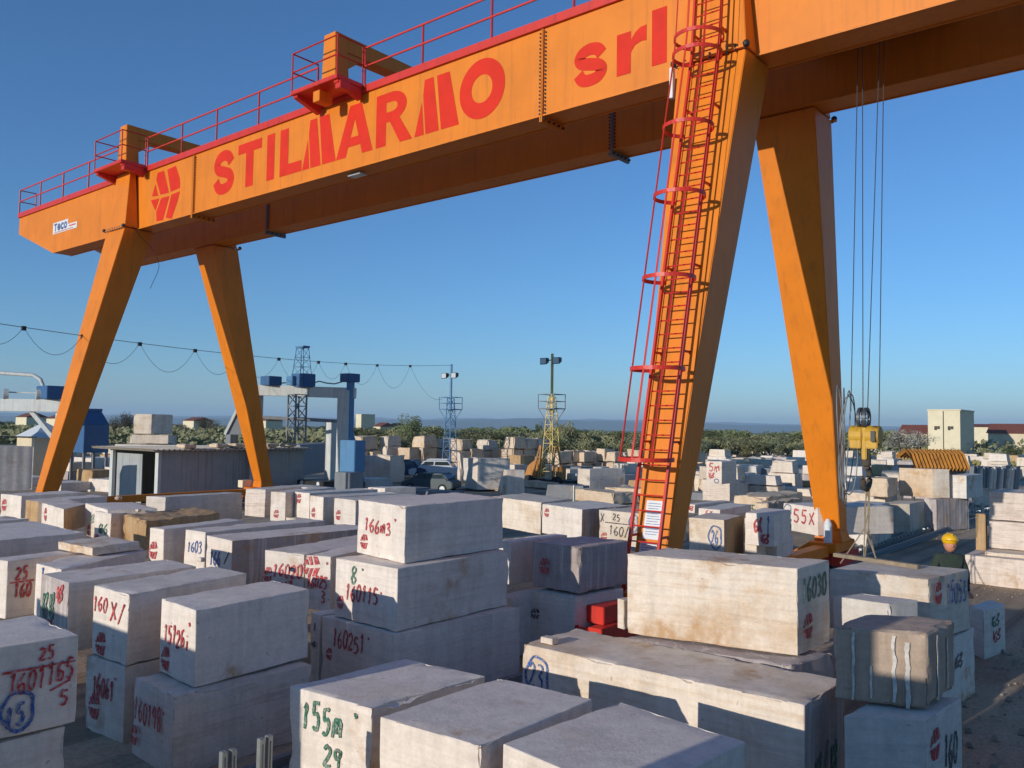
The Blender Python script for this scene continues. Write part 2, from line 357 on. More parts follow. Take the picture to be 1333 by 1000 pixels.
# ------------------------------------------------------------------ stone blocks
KIND = {  # material, noise amp, chip, bevel, cell, grooves
 'white': ('white', .005, .05, .012, .11), 'warm': ('warm', .006, .065, .014, .11), 'grey': ('grey', .006, .05, .012, .11),
 'banded': ('banded', .02, .07, .02, .09), 'saw': ('saw', .006, .06, .012, .10), 'pink': ('pink', .02, .08, .03, .09), 'brown': ('brown', .018, .075, .04, .08),
 'orange': ('orange', .05, .12, .04, .10), 'rough': ('cream', .09, .18, .07, .16), 'rough2': ('cream2', .08, .16, .06, .16),
 'dark': ('dark', .03, .06, .02, .2)}
FOOT = []
def solid(P8, kind, cell=None, groove='', mat2=None, seed=0., ampk=1.):
    mat_, amp, chip, bev, c0 = KIND[kind]; cell = cell or c0; amp *= ampk; chip *= CHIP[0]
    p = [Vector(q) for q in P8]
    L = (p[1] - p[0]).length, (p[3] - p[0]).length, (p[4] - p[0]).length
    ax = []
    for k, l in enumerate(L):
        cl = cell
        n = max(2, min(60, int(l / cl))); e = min(.25, bev / l)
        ax.append([0, e] + [e + (1 - 2 * e) * i / n for i in range(1, n)] + [1 - e, 1])
    nx, ny, nz = [len(a) for a in ax]; idx = {}; V = []; F = []; MI = []
    cen = sum(p, Vector()) / 8
    du, dv, dw = (p[1] - p[0]).normalized(), (p[3] - p[0]).normalized(), Vector((0, 0, 1))
    def vert(i, j, k):
        key = (i, j, k)
        if key in idx: return idx[key]
        u, v, w_ = ax[0][i], ax[1][j], ax[2][k]
        q = ((p[0] * (1 - u) + p[1] * u) * (1 - v) + (p[3] * (1 - u) + p[2] * u) * v) * (1 - w_) + \
            ((p[4] * (1 - u) + p[5] * u) * (1 - v) + (p[7] * (1 - u) + p[6] * u) * v) * w_
        on = []
        if i == 0: on.append(-du)
        if i == nx - 1: on.append(du)
        if j == 0: on.append(-dv)
        if j == ny - 1: on.append(dv)
        if k == 0: on.append(-dw)
        if k == nz - 1: on.append(dw)
        s3 = q + Vector((seed, seed * 1.7, -seed))
        nn = noise.noise(s3 * 1.1) * 1. + noise.noise(s3 * 3.1) * .6 + noise.noise(s3 * 8) * .3
        d = Vector()
        for o in on: d += o * (nn * amp - amp * .6)
        if len(on) >= 2:
            c = max(0., noise.noise(s3 * 2.3) + .45 * noise.noise(s3 * 7.)) ** 1.3 * chip * 2.2
            for o in on: d -= o * (bev * .35 + c)
        else:
            # ring next to an edge shares a little of the chipping
            near = min(min(u, 1 - u) * L[0] if abs(on[0].dot(du)) < .5 else 9, min(v, 1 - v) * L[1] if abs(on[0].dot(dv)) < .5 else 9,
                       min(w_, 1 - w_) * L[2] if abs(on[0].z) < .5 else 9)
            if near < bev * 1.6 and near < 5:
                c = max(0., noise.noise(s3 * 2.3) + .45 * noise.noise(s3 * 7.)) ** 1.3 * chip * 1.1
                for o in on: d -= o * c
            if groove:
                if 'S' in groove and on[0] == du: d -= du * (abs(math.sin(v * L[1] * math.pi / .24)) ** 3) * .028
                if 'F' in groove and on[0] == -dv: d += dv * (abs(math.sin(u * L[0] * math.pi / .24)) ** 3) * .028
                if 'H' in groove and on[0] == -dv: d += dv * (abs(math.sin(w_ * L[2] * math.pi / .17)) ** 6) * .012
        V.append(q + d); idx[key] = len(V) - 1; return idx[key]
    def face(a, b, c, d, mi): F.append((vert(*a), vert(*b), vert(*c), vert(*d))); MI.append(mi)
    side2 = {}
    if mat2:
        for ch, m_ in mat2.items(): side2[ch] = 1
    for i in range(nx - 1):
        for j in range(ny - 1):
            face((i, j, 0), (i, j + 1, 0), (i + 1, j + 1, 0), (i + 1, j, 0), 0)
            face((i, j, nz - 1), (i + 1, j, nz - 1), (i + 1, j + 1, nz - 1), (i, j + 1, nz - 1), side2.get('T', 0))
    for i in range(nx - 1):
        for k in range(nz - 1):
            face((i, 0, k), (i + 1, 0, k), (i + 1, 0, k + 1), (i, 0, k + 1), side2.get('F', 0))
            face((i, ny - 1, k), (i, ny - 1, k + 1), (i + 1, ny - 1, k + 1), (i + 1, ny - 1, k), 0)
    for j in range(ny - 1):
        for k in range(nz - 1):
            face((0, j, k), (0, j, k + 1), (0, j + 1, k + 1), (0, j + 1, k), 0)
            face((nx - 1, j, k), (nx - 1, j + 1, k), (nx - 1, j + 1, k + 1), (nx - 1, j, k + 1), side2.get('S', 0))
    mats = [mat_] + ([list(mat2.values())[0]] if mat2 else [])
    return V, F, MI, mats
CHIP = [1.]
def stone_obj(name, P8, kind, label, cat='stone block', group=None, cell=None, groove='', mat2=None, ampk=1.):
    org = sum((Vector(q) for q in P8[:4]), Vector()) / 4
    V, F, MI, mats = solid([Vector(q) - org for q in P8], kind, cell, groove, mat2, random.uniform(0, 90), ampk)
    me = bpy.data.meshes.new(name); me.from_pydata(V, [], F)
    for q, k in zip(me.polygons, MI): q.material_index = k
    me.shade_smooth(); me.set_sharp_from_angle(angle=R(32))
    o = link_mesh(name, me, mats, None, org); tag(o, label, cat, group)
    FOOT.append((o.name, [(q[0], q[1]) for q in P8[:4]], P8[0][2], P8[4][2]))
    return o
def block(label, L, C, Rr, zt, zb, kind='white', marks=(), group=None, W=None, D=None, groove='', mat2=None, lean=0., cell=None, name='stone_block', chipk=1.):
    """L, C, Rr: where the photo shows the left, near and right corners of the block's top"""
    c = at(*C, zt)
    l = at(*L, zt) if L else None; r = at(*Rr, zt) if Rr else None
    if l is None:
        ax = (r - c).normalized() if r is not None else Vector((0, 1, 0)); l = c + Vector((-ax.y, ax.x, 0)) * (W or 1.5)
    elif W: l = c + (l - c).normalized() * W
    if r is None or D:
        ax = (l - c).normalized() if r is None else None
        d = (r - c).normalized() if r is not None else Vector((ax.y, -ax.x, 0))
        r = c + d * (D or 2.0)
    b = l + r - c
    top = [l, c, r, b]; dz = Vector((0, 0, zt - zb))
    rnd = lambda: Vector((random.uniform(-.015, .015), random.uniform(-.015, .015), 0))
    bot = [q - dz + rnd() for q in top]
    if lean: bot = [bot[0] + Vector((-lean, 0, 0)), bot[1], bot[2], bot[3]]
    P8 = bot + top
    if cell is None:
        dist = (c - Vector((0, 0, HC))).length
        cell = max(KIND[kind][4], dist * .006); 
        if groove: cell = max(.055, dist * .0022)
    CHIP[0] = chipk; o = stone_obj(name, P8, kind, label, 'stone block', group, cell, groove, mat2); CHIP[0] = 1.
    org = Vector(o.location)
    off = .012 if KIND[kind][1] < .01 or kind == 'brown' else .035
    bycol = {}
    for mk in marks:
        f, txt, u0, v0, u1, v1, col = mk[:7]; wd = mk[7] if len(mk) > 7 else .035; sl_ = mk[8] if len(mk) > 8 else 0.
        if f == 'F': a0, a1, b0, b1 = bot[0], bot[1], top[0], top[1]
        elif f == 'S': a0, a1, b0, b1 = bot[1], bot[2], top[1], top[2]
        else: a0, a1, b0, b1 = top[0], top[1], top[3], top[2]
        fw = (b1 - b0).length; fh = (b0 - a0).length
        nrm = (a1 - a0).cross(b0 - a0).normalized()
        def place(p, a0=a0, a1=a1, b0=b0, b1=b1, fw=fw, fh=fh, nrm=nrm):
            u, v = p.x / fw, p.y / fh
            return (a0 * (1 - u) + a1 * u) * (1 - v) + (b0 * (1 - u) + b1 * u) * v + nrm * off
        mb = bycol.setdefault(col, MB())
        if txt == '#': stamp(mb, u0, v0, u1, fw, fh, place, nrm, v1)
        else: write(mb, txt, u0, v0, u1, v1, fw, fh, place, nrm, wd, sl_)
    for col, mb in bycol.items():
        mb.build('vein' if col == 'vein' else 'painted_marking', 's' + col, o)
    return o

# ------------------------------------------------------------------ ground, hills
def ground_material():
    m, t, b = nodes('yard_dirt', .95)
    tc = N(t, 'ShaderNodeTexCoord'); v = tc.outputs['Object']
    n1 = noise_t(t, v, .12, 6, .6); n2 = noise_t(t, v, 2.2, 6, .7); n3 = noise_t(t, v, 14, 5, .7)
    c = mix(t, (.38, .26, .165), (.56, .42, .28), ramp(t, n1, [(.4, 0), (.62, 1)]))
    c = mix(t, c, (.42, .36, .28), ramp(t, n2, [(.56, 0), (.7, .7)]))
    mp = N(t, 'ShaderNodeMapping'); mp.inputs['Scale'].default_value = (1.5, .05, 1); t.links.new(v, mp.inputs[0])
    c = mix(t, c, ramp(t, noise_t(t, mp.outputs[0], 1., 4, .6, .4), [(.38, .6), (.5, 1.), (.6, 1.1)]), 1., 'MULTIPLY')
    c = mix(t, c, ramp(t, n3, [(.3, .65), (.65, 1.05)]), 1., 'MULTIPLY')
    # far country is fields: straw and scrub green
    sep = N(t, 'ShaderNodeSeparateXYZ'); t.links.new(v, sep.inputs[0])
    ln = N(t, 'ShaderNodeVectorMath', operation='LENGTH'); t.links.new(v, ln.inputs[0])
    far = N(t, 'ShaderNodeMapRange'); far.inputs[1].default_value = 95; far.inputs[2].default_value = 125; t.links.new(ln.outputs['Value'], far.inputs[0])
    f1 = noise_t(t, v, .02, 5, .6)
    fc = mix(t, (.085, .10, .035), (.34, .27, .12), ramp(t, f1, [(.42, 0), (.6, 1)]))
    c = mix(t, c, fc, far.outputs[0])
    t.links.new(c, b.inputs['Base Color'])
    bump(t, b, n3, .5, .04); return m
MT['dirt'] = ground_material()
gv = MB(); 
bm = bmesh.new()
xs = [-30000, -8000, -2000, -600, -300, -200] + [-150 + i * 3 for i in range(67)] + [60, 100, 200, 600, 2000, 8000, 30000]
ys = [-8000, -600, -60, -20] + [-10 + i * 2.5 for i in range(64)] + [170, 220, 400, 900, 3000, 9000, 30000]
grid = [[bm.verts.new((x, y, .06 * noise.noise((x * .2, y * .2, 0)) + .03 * noise.noise((x * .9, y * .9, 3)) if -160 < x < 70 and y < 160 else -.02)) for x in xs] for y in ys]
for j in range(len(ys) - 1):
    for i in range(len(xs) - 1): bm.faces.new((grid[j][i], grid[j][i + 1], grid[j + 1][i + 1], grid[j + 1][i]))
me = bpy.data.meshes.new('ground'); bm.to_mesh(me); bm.free(); me.shade_smooth()
tag(link_mesh('ground', me, 'dirt'), 'brown dirt ground of the stone yard', kind='structure')

def hillmat():
    m, t, b = nodes('distant_hillside', 1.); v = N(t, 'ShaderNodeTexCoord').outputs['Object']
    t.links.new(mix(t, (.05, .07, .035), (.14, .13, .08), ramp(t, noise_t(t, v, .0012, 5, .6), [(.4, 0), (.6, 1)])), b.inputs['Base Color']); return m
MT['hill'] = hillmat()
def hills(name, dist, hpx, depth, seed):
    bm = bmesh.new(); rows = []
    n = 150
    for j in range(7):
        f = j / 6; row = []
        for i in range(n):
            px = -250 + 1850 * i / (n - 1); d = ray(px, 560); d.z = 0; d.normalize()
            h = hpx(px) * .88 * (1 + .22 * noise.noise((px * .012, seed, 0)) + .10 * noise.noise((px * .05, seed, 2)))
            prof = math.sin(math.pi * min(1, f * 1.0)) ** .8
            p = d * (dist + depth * f); z = 4.5 + dist * h / FPX
            row.append(bm.verts.new((p.x, p.y, -5 + (z + 5) * prof * (1 if j == 3 else .92 + .1 * noise.noise((px * .03, f * 5, seed))))))
        rows.append(row)
    for j in range(6):
        for i in range(n - 1): bm.faces.new((rows[j][i], rows[j][i + 1], rows[j + 1][i + 1], rows[j + 1][i]))
    me = bpy.data.meshes.new(name); bm.to_mesh(me); bm.free(); me.shade_smooth()
    return tag(link_mesh(name, me, 'hill'), kind='structure')
def interp(tab):
    def f(x):
        for (a, b), (c, d) in zip(tab, tab[1:]):
            if a <= x <= c: return b + (d - b) * (x - a) / (c - a)
        return tab[0][1] if x < tab[0][0] else tab[-1][1]
    return f
hills('hills', 9000, interp([(-250, 6), (150, 8), (400, 10), (560, 12), (640, 15), (690, 18), (760, 14), (900, 13), (1000, 11), (1150, 8), (1333, 4), (1600, 3)]), 2500, 3)
hills('hills', 14000, interp([(-250, 12), (300, 12), (560, 15), (700, 16), (800, 17), (900, 15), (1100, 12), (1600, 8)]), 3500, 11)

# ------------------------------------------------------------------ the gantry crane
YF, ZB, ZT, WG, GAP = 19.871, 13.944, 16.633, .936, 2.952
XL, XR = -40.906, -9.412
Y2 = YF + 2 * WG + GAP
crane = thing('gantry_crane', 'huge orange gantry crane with red lettering striding over the stone yard', 'gantry crane', (-25, 22.3, 0))
XE0, XE1 = -54.6, 9.
def girder(y0, y1, nm):
    mb = MB(); x1 = XE0 + 4.9
    prof = [(XE0, ZT), (XE0, ZB + 1.72), (x1, ZB), (XE1, ZB), (XE1, ZT)]
    mb.prism([(x, y0, z) for x, z in prof], (0, y1 - y0, 0))
    g = mb.build('girder', 'craneorange', crane, bevel=.012)
    fl = MB()   # flange lips along the lower edges and bolted joints
    fl.box(x1 + .05, XE1, y0 - .05, y0 - .004, ZB - .03, ZB + .012); fl.box(x1 + .05, XE1, y1 + .004, y1 + .05, ZB - .03, ZB + .012)
    fl.build('flange_lip', 'craneorange', g)
    for xj in (-34.96, -15.24):
        j = MB(); yb = ((y0 - .07, y0), (y1, y1 + .07))
        for a, b in yb: j.box(xj - .035, xj - .008, a, b, ZB - .12, ZT - .03); j.box(xj + .008, xj + .035, a, b, ZB - .12, ZT - .03)
        j.box(xj - .05, xj - .008, y0 - .1, y1 + .1, ZB - .22, ZB - .03); j.box(xj + .008, xj + .05, y0 - .1, y1 + .1, ZB - .22, ZB - .03)
        for i in range(22):
            z = ZB + .06 + i * (ZT - ZB - .2) / 21
            j.cur = 1
            for s in (-1, 1):
                j.tube((xj + s * .10, y0 - .05, z), (xj + s * .10, y0 + .01, z), .028, 6)
        j.cur = 1
        for i in range(5):
            y = y0 - .02 + i * (y1 - y0 + .04) / 4
            j.tube((xj - .12, y, ZB - .13), (xj + .12, y, ZB - .13), .035, 6)
        j.build('bolted_flange', ['craneorange' if y0 < 21 else 'greysteel', 'darksteel'], g)
    return g
gN = girder(YF, YF + WG, 'front'); gF = girder(YF + WG + GAP, Y2, 'rear')
# end cross member, trolley rails on top
MB().box(XE0 + .3, XE0 + 1.1, YF + WG, YF + WG + GAP, ZB + 1.9, ZT - .2).build('end_tie', 'craneorange', crane, bevel=.02)
MB().box(XE1 - 1, XE1 - .2, YF + WG, YF + WG + GAP, ZB + .3, ZT - .2).build('end_tie', 'craneorange', crane, bevel=.02)
for y in (YF + WG - .2, YF + WG + GAP + .2):
    MB().box(XE0 + .4, XE1 - .5, y - .04, y + .04, ZT + .004, ZT + .12).build('trolley_rail', 'greysteel', crane)
# walkway and railing on the near girder
mb = MB(); mb.box(XE0, XE1, YF - .10, YF + .28, ZT + .004, ZT + .20); mb.box(XE0, XE1, YF - .10, YF - .07, ZT + .20, ZT + .27)
walk = mb.build('walkway', 'red', crane)
rail = MB(); RZ = ZT + .25; RH = 1.42; yr = YF - .04
segs = [(XE0 + .05, -42.15), (-39.25, -26.15), (-23.4, -10.6), (-8.1, XE1)]
for a, b in segs:
    for z in (RH, RH * .52): rail.tube((a, yr, RZ + z), (b, yr, RZ + z), .035, 6)
for z in (RH, RH * .52): rail.tube((XE0 + .05, yr, RZ + z), (XE0 + .05, yr + .9, RZ + z), .03, 6)
rl = rail.build('railing', 'red', crane, smooth=60)
posts = [XE0 + .05, -51.6, -48.6, -45.5, -42.15, -39.25, -36.1, -33.2, -30.05, -26.15, -23.4, -20.42, -17.3, -14.1, -10.7, -8, -5, -2, 1, 4, 7]
pm = MB().tube((0, 0, 0), (0, 0, RH + .02), .038, 6)
first = None
for x in posts:
    q = MB(); q.tube((x, yr, RZ - .1), (x, yr, RZ + RH), .040, 6); q.build('railing_post', 'red', rl, smooth=60)
MB().tube((XE0 + .05, yr + .9, RZ - .1), (XE0 + .05, yr + .9, RZ + RH), .035, 6).build('railing_post', 'red', rl, smooth=60)

# maintenance platforms with the orange gallows behind them
def platform(xa, xb, col_down, ex=1.32):
    xc = (xa + xb) / 2 + (.25 if col_down else .1)
    mb = MB(); z = ZT + .15
    mb.box(xa, xb, YF - ex, YF - .11, z, z + .16)
    for x in (xa + .05, xb - .3): mb.hexa([(x, YF - ex + .1, z - .1), (x + .25, YF - ex + .1, z - .1), (x + .25, YF - .12, z - .42), (x, YF - .12, z - .42)], [(x, YF - ex + .1, z), (x + .25, YF - ex + .1, z), (x + .25, YF - .12, z), (x, YF - .12, z)])
    mb.box(xb - .28, xb + .02, YF - ex + .15, YF - ex + .6, z - .3, z - .003)
    p = mb.build('platform', 'red', crane, bevel=.015)
    if not col_down: MB().box(xc - .28, xc + .1, YF - ex + .15, YF - ex + .75, z - .5, z - .1).build('motor_box', 'craneorange', p, bevel=.01)
    r_ = MB(); zz = z + .16
    for q in (RH, RH * .5):
        r_.tube((xa + .04, YF - .1, zz + q), (xa + .04, YF - ex + .04, zz + q), .028, 6); r_.tube((xb - .04, YF - .1, zz + q), (xb - .04, YF - ex + .04, zz + q), .028, 6)
        r_.tube((xa + .04, YF - ex + .04, zz + q), (xb - .04, YF - ex + .04, zz + q), .028, 6)
    for x, y in ((xa + .04, YF - ex + .04), (xb - .04, YF - ex + .04), (xa + .04, YF - .12), (xb - .04, YF - .12)): r_.tube((x, y, zz), (x, y, zz + RH), .03, 6)
    r_.build('platform_railing', 'red', p, smooth=60)
    # gallows: post and arm reaching over to the rear girder
    g = MB(); yb0, yb1 = YF - .72, YF - .16; zt = ZT + 2.35
    z0 = z + .16
    g.hexa([(xc - .42, yb0, z0), (xc + .42, yb0, z0), (xc + .42, yb1 + .1, z0), (xc - .42, yb1 + .1, z0)], [(xc - .33, yb0 + .02, zt), (xc + .33, yb0 + .02, zt), (xc + .33, yb1, zt), (xc - .33, yb1, zt)])
    g.hexa([(xc - .32, yb1 + .003, zt - .62), (xc + .32, yb1 + .003, zt - .62), (xc + .32, Y2 + .3, zt - .5), (xc - .32, Y2 + .3, zt - .5)], [(xc - .32, yb1 + .003, zt), (xc + .32, yb1 + .003, zt), (xc + .32, Y2 + .3, zt), (xc - .32, Y2 + .3, zt)])
    g.prism([(xc - .3, yb1 + .004, zt - .63), (xc - .3, yb1 + .9, zt - .61), (xc - .3, yb1 + .004, zt - 1.3)], (.6, 0, 0))
    g.box(xc - .3, xc + .3, Y2 + .05, Y2 + .3, ZT + .1, zt - .51)
    g.build('gallows_arm', 'craneorange', crane, bevel=.02)
platform(-42.1, -39.25, True); platform(-26.1, -23.4, False); platform(-10.6, -8.1, True)

# legs
def leg(X, near):
    wt, wb, tt, tb, s, z0, dt = 1.863, .72, 1.431, .714, 3.654, 1.384, .659
    yt, yb = (YF - dt, YF - s) if near else (Y2 - tt + dt, Y2 + s - tb)
    mb = MB()
    B = [(X - wb / 2, yb, z0), (X + wb / 2, yb, z0), (X + wb / 2, yb + tb, z0), (X - wb / 2, yb + tb, z0)]
    zt = ZB - .045
    T = [(X - wt / 2, yt, zt), (X + wt / 2, yt, zt), (X + wt / 2, yt + tt, zt), (X - wt / 2, yt + tt, zt)]
    mb.hexa(B, T)
    # flared foot
    e = .1
    mb.hexa([(x + (e if x > X else -e), y + (.06 if y > yb + .1 else -.06), z0 - .35) for x, y, z in B], [(x, y, z0 - .004) for x, y, z in B])
    l = mb.build('leg', 'craneorange', crane, bevel=.018)
    # head plate with bolts
    h = MB(); yy0, yy1 = (yt - .16, YF - .16) if near else (Y2 + .12, yt + tt + .14)
    h.box(X - wt / 2 - .1, X + wt / 2 + .1, yt - .10, yt - .006, ZB - .03, ZB + .01) if near else h.box(X - wt / 2 - .12, X + wt / 2 + .12, yt + tt + .006, yt + tt + .15, ZB - .06, ZB - .01)
    for i in range(9):
        x = X - wt / 2 + wt * i / 8; y = yt - .07 if near else yt + tt + .08
        h.cur = 1; h.tube((x, y, ZB - .09), (x, y, ZB + .08), .03, 6)
    for x in (X - wt / 2 - .06, X + wt / 2 + .05):
        y = yt - .1 if near else yt + tt + .1
        h.ball((x, y, ZB + .03), .09, seg=10, rings=6)
    h.build('bolted_head_plate', ['craneorange', 'darksteel'], l)
    return l
for X in (XL, XR):
    for near in (True, False): leg(X, near)
    # column carrying the girder, proud of its near face, and its twin behind
    wt = 1.863
    for a, b, nm in (((YF - .66), YF - .006, 'n'), (Y2 + .006, Y2 + .6, 'f')):
        c = MB(); sh = .28
        if nm == 'n':
            c.hexa([(X - wt / 2, a, ZB + .024), (X + wt / 2, a, ZB + .024), (X + wt / 2, b, ZB + .024), (X - wt / 2, b, ZB + .024)],
                   [(X - wt / 2 + .25, a + sh, ZT + .14), (X + wt / 2 - .25, a + sh, ZT + .14), (X + wt / 2 - .25, YF - .11, ZT + .14), (X - wt / 2 + .25, YF - .11, ZT + .14)])
        else:
            c.hexa([(X - wt / 2, a, ZB - .004), (X + wt / 2, a, ZB - .004), (X + wt / 2, b, ZB - .004), (X - wt / 2, b, ZB - .004)],
                   [(X - wt / 2 + .25, a, ZT), (X + wt / 2 - .25, a, ZT), (X + wt / 2 - .25, b - sh, ZT), (X - wt / 2 + .25, b - sh, ZT)])
        c.build('girder_bracket', 'craneorange', crane, bevel=.015)
    # bottom beam, struts, bogies
    b = MB(); ya, yb = YF - 3.654, Y2 + 3.654
    b.box(X - .42, X + .42, ya - .6, ya + 1.3, .72, 1.03); b.box(X - .42, X + .42, yb - 1.3, yb + .6, .72, 1.03)
    b.box(X - .22, X + .22, ya + 1.304, yb - 1.304, .62, .95)
    sb = b.build('sill_beam', 'craneorange', crane, bevel=.02)
    st = MB()
    for y in (ya - .3, yb - 1.0):
        st.beam((X - .35, y, .9), (X - 1.15, y - .2, .35), .34, .34)
    st.build('outrigger_strut', 'craneorange', crane, bevel=.01)
    for y0, y1, sgn in ((ya - 2.5, ya - .2, -1), (yb - .9, yb + .9, 1)):
        g = MB(); g.box(X - .46, X - .14, y0, y1, .28, .70); g.box(X + .14, X + .46, y0, y1, .28, .70); g.box(X - .139, X + .139, y0, y0 + .1, .3, .66)
        if sgn < 0: g.box(X - .38, X + .30, y0 + .32, y0 + 1.2, .704, 1.04)
        bg_ = g.build('bogie', 'red', crane, bevel=.015)
        for wy in (y0 + .45, y1 - .45):
            wh = MB(); wh.tube((X - .1, wy, .34), (X + .1, wy, .34), .26, 20); wh.tube((X - .12, wy, .34), (X - .101, wy, .34), .31, 20); wh.tube((X + .101, wy, .34), (X + .12, wy, .34), .31, 20)
            wh.build('wheel', 'darksteel', bg_, smooth=40)
    # little cabinet beside the rear foot, a warning beacon on the right rear foot
cb = MB(); cb.tube((XR + .12, Y2 + 2.55, 1.035), (XR + .12, Y2 + 2.55, 1.62), .13, 12); cb.tube((XR + .12, Y2 + 2.55, 1.621), (XR + .12, Y2 + 2.55, 1.78), .13, 12, .05)
cb.build('beacon', 'label', crane, smooth=40)
MB().box(XL - .9, XL - .45, Y2 + 2.3, Y2 + 2.9, 1.0, 1.4).build('switch_box', 'plaster', crane, bevel=.01)
# ladder with safety cage on the near right leg
XLa = XR + .01; LW = .37
def lad(z): # centre line of the ladder (stands off the leg)
    if z <= ZB: f = (z - 1.384) / (ZB - 1.384); y = YF - 3.654 + (3.654 - .659) * f
    else: y = YF - .659 + .28 * (z - ZB) / (ZT - ZB)
    return y - .32
def lp(z, dx=0, dy=0): return Vector((XLa + dx, lad(z) + dy, z))
lb = MB(); ZL0, ZL1 = .9, 18.6
knots = [ZL0, 4, 8, 12, ZB, ZT, ZL1]
for s in (-1, 1):
    for a, b_ in zip(knots, knots[1:]): lb.beam(lp(a, s * LW), lp(b_, s * LW), .055, .085, up=(0, 1, 0))
z = ZL0 + .2
while z < ZL1 - .2:
    lb.tube(lp(z, -LW), lp(z, LW), .018, 6); z += .33
ladder = lb.build('ladder', 'red', crane)
z = 2.2
while z < 17:
    for s in (-1, 1): MB().beam(lp(z, s * LW), lp(z, s * LW, .34), .05, .05).build('ladder_bracket', 'red', ladder)
    z += 2.05
hoops = [3.87, 5.87, 7.98, 10.0, 11.75, 13.7, 14.15, 15.9, 17.8]
HR = .60
for z in hoops:
    c = lp(z, 0, -.38)
    hp = MB(); hp.ring(c, HR, .045, .012, a0=math.radians(126 - 360), a1=math.radians(54), n=30)
    for s in (-1, 1):
        a = math.radians(54); hp.beam(c + Vector((s * HR * math.cos(a), HR * math.sin(a), 0)), lp(z, s * LW), .02, .08)
    hp.build('cage_hoop', 'red', ladder)
cg = MB()
for ang in (-10, -50, -90, -130, -170):
    a = math.radians(ang)
    pr = [lp(z, HR * math.cos(a), -.38 + HR * math.sin(a)) for z in hoops]
    for p, q in zip(pr, pr[1:]): cg.beam(p, q, .045, .014, up=(math.cos(a), math.sin(a), .01))
cg.build('cage_bar', 'red', ladder)
# notice boards at the foot of the ladder leg
def leg_front(z, dx): 
    f = (z - 1.384) / (ZB - 1.384); return Vector((XR + dx, YF - 3.654 + (3.654 - .659) * f - .02, z))
for z0, z1, x0, x1 in ((2.12, 2.95, -.22, .22), (1.45, 2.06, -.26, .16)):
    nb = MB(); nb.hexa([leg_front(z0, x0) + Vector((0, -.012, 0)), leg_front(z0, x1) + Vector((0, -.012, 0)), leg_front(z0, x1), leg_front(z0, x0)],
                       [leg_front(z1, x0) + Vector((0, -.012, 0)), leg_front(z1, x1) + Vector((0, -.012, 0)), leg_front(z1, x1), leg_front(z1, x0)])
    o = nb.build('notice_board', 'label', crane)
    tx = MB()
    k = 0; z = z1 - .07
    while z > z0 + .06:
        a, b_ = leg_front(z, x0 + .05), leg_front(z, x1 - .05 - random.uniform(0, .12)); e = Vector((0, -.016, 0)); hh = Vector((0, 0, .012))
        tx.hexa([a + e, b_ + e, b_, a], [a + e + hh, b_ + e + hh, b_ + hh, a + hh]); z -= .055
    tx.build('notice_lines', 'sblue' if z1 > 2.5 else 'sred', o)

# lettering on the near girder
YL = YF - .006
def flat(polys, name, matn, parent, th=.004, y=YL):
    mb = MB()
    for P_ in polys: mb.prism([(p[0], y, p[1]) for p in P_][::-1], (0, -th, 0))
    return mb.build(name, matn, parent)
def font_letter(ch, x0, x1, z0, z1, off=.055, parent=None, matn='signred', y=YL, th=.004):
    cu = bpy.data.curves.new('t', 'FONT'); cu.body = ch; cu.offset = off; cu.fill_mode = 'FRONT'; cu.resolution_u = 6
    ob = bpy.data.objects.new('t', cu); COL.objects.link(ob)
    bpy.context.view_layer.update()
    me = bpy.data.meshes.new_from_object(ob.evaluated_get(bpy.context.evaluated_depsgraph_get()))
    bpy.data.objects.remove(ob)
    xs_ = [v.co.x for v in me.vertices]; ys_ = [v.co.y for v in me.vertices]
    a, b_, c, d = min(xs_), max(xs_), min(ys_), max(ys_)
    bm = bmesh.new(); bm.from_mesh(me)
    for v in bm.verts:
        v.co = Vector((x0 + (v.co.x - a) / (b_ - a) * (x1 - x0), y, z0 + (v.co.y - c) / (d - c) * (z1 - z0)))
    bmesh.ops.recalc_face_normals(bm, faces=bm.faces)
    g = bmesh.ops.extrude_face_region(bm, geom=list(bm.faces))
    for e in g['geom']:
        if isinstance(e, bmesh.types.BMVert): e.co.y -= th
    bmesh.ops.recalc_face_normals(bm, faces=bm.faces)
    me2 = bpy.data.meshes.new('letter')
    o3 = ORG[parent.name]
    for v in bm.verts: v.co -= o3
    bm.to_mesh(me2); bm.free()
    return link_mesh('letter', me2, matn, parent)
lz0, lz1 = 14.44, 16.34
def arc(cx, cz, rx, rz, a0, a1, n=14): return [(cx + rx * math.cos(R(a0 + (a1 - a0) * i / n)), cz + rz * math.sin(R(a0 + (a1 - a0) * i / n))) for i in range(n + 1)]
def letter_mix(polys):
    mb = MB()
    for k, P_ in enumerate(polys): mb.prism([(p[0], YL, p[1]) for p in P_][::-1], (0, -.004 - .002 * k, 0))
    return mb.build('letter', 'signred', gN)
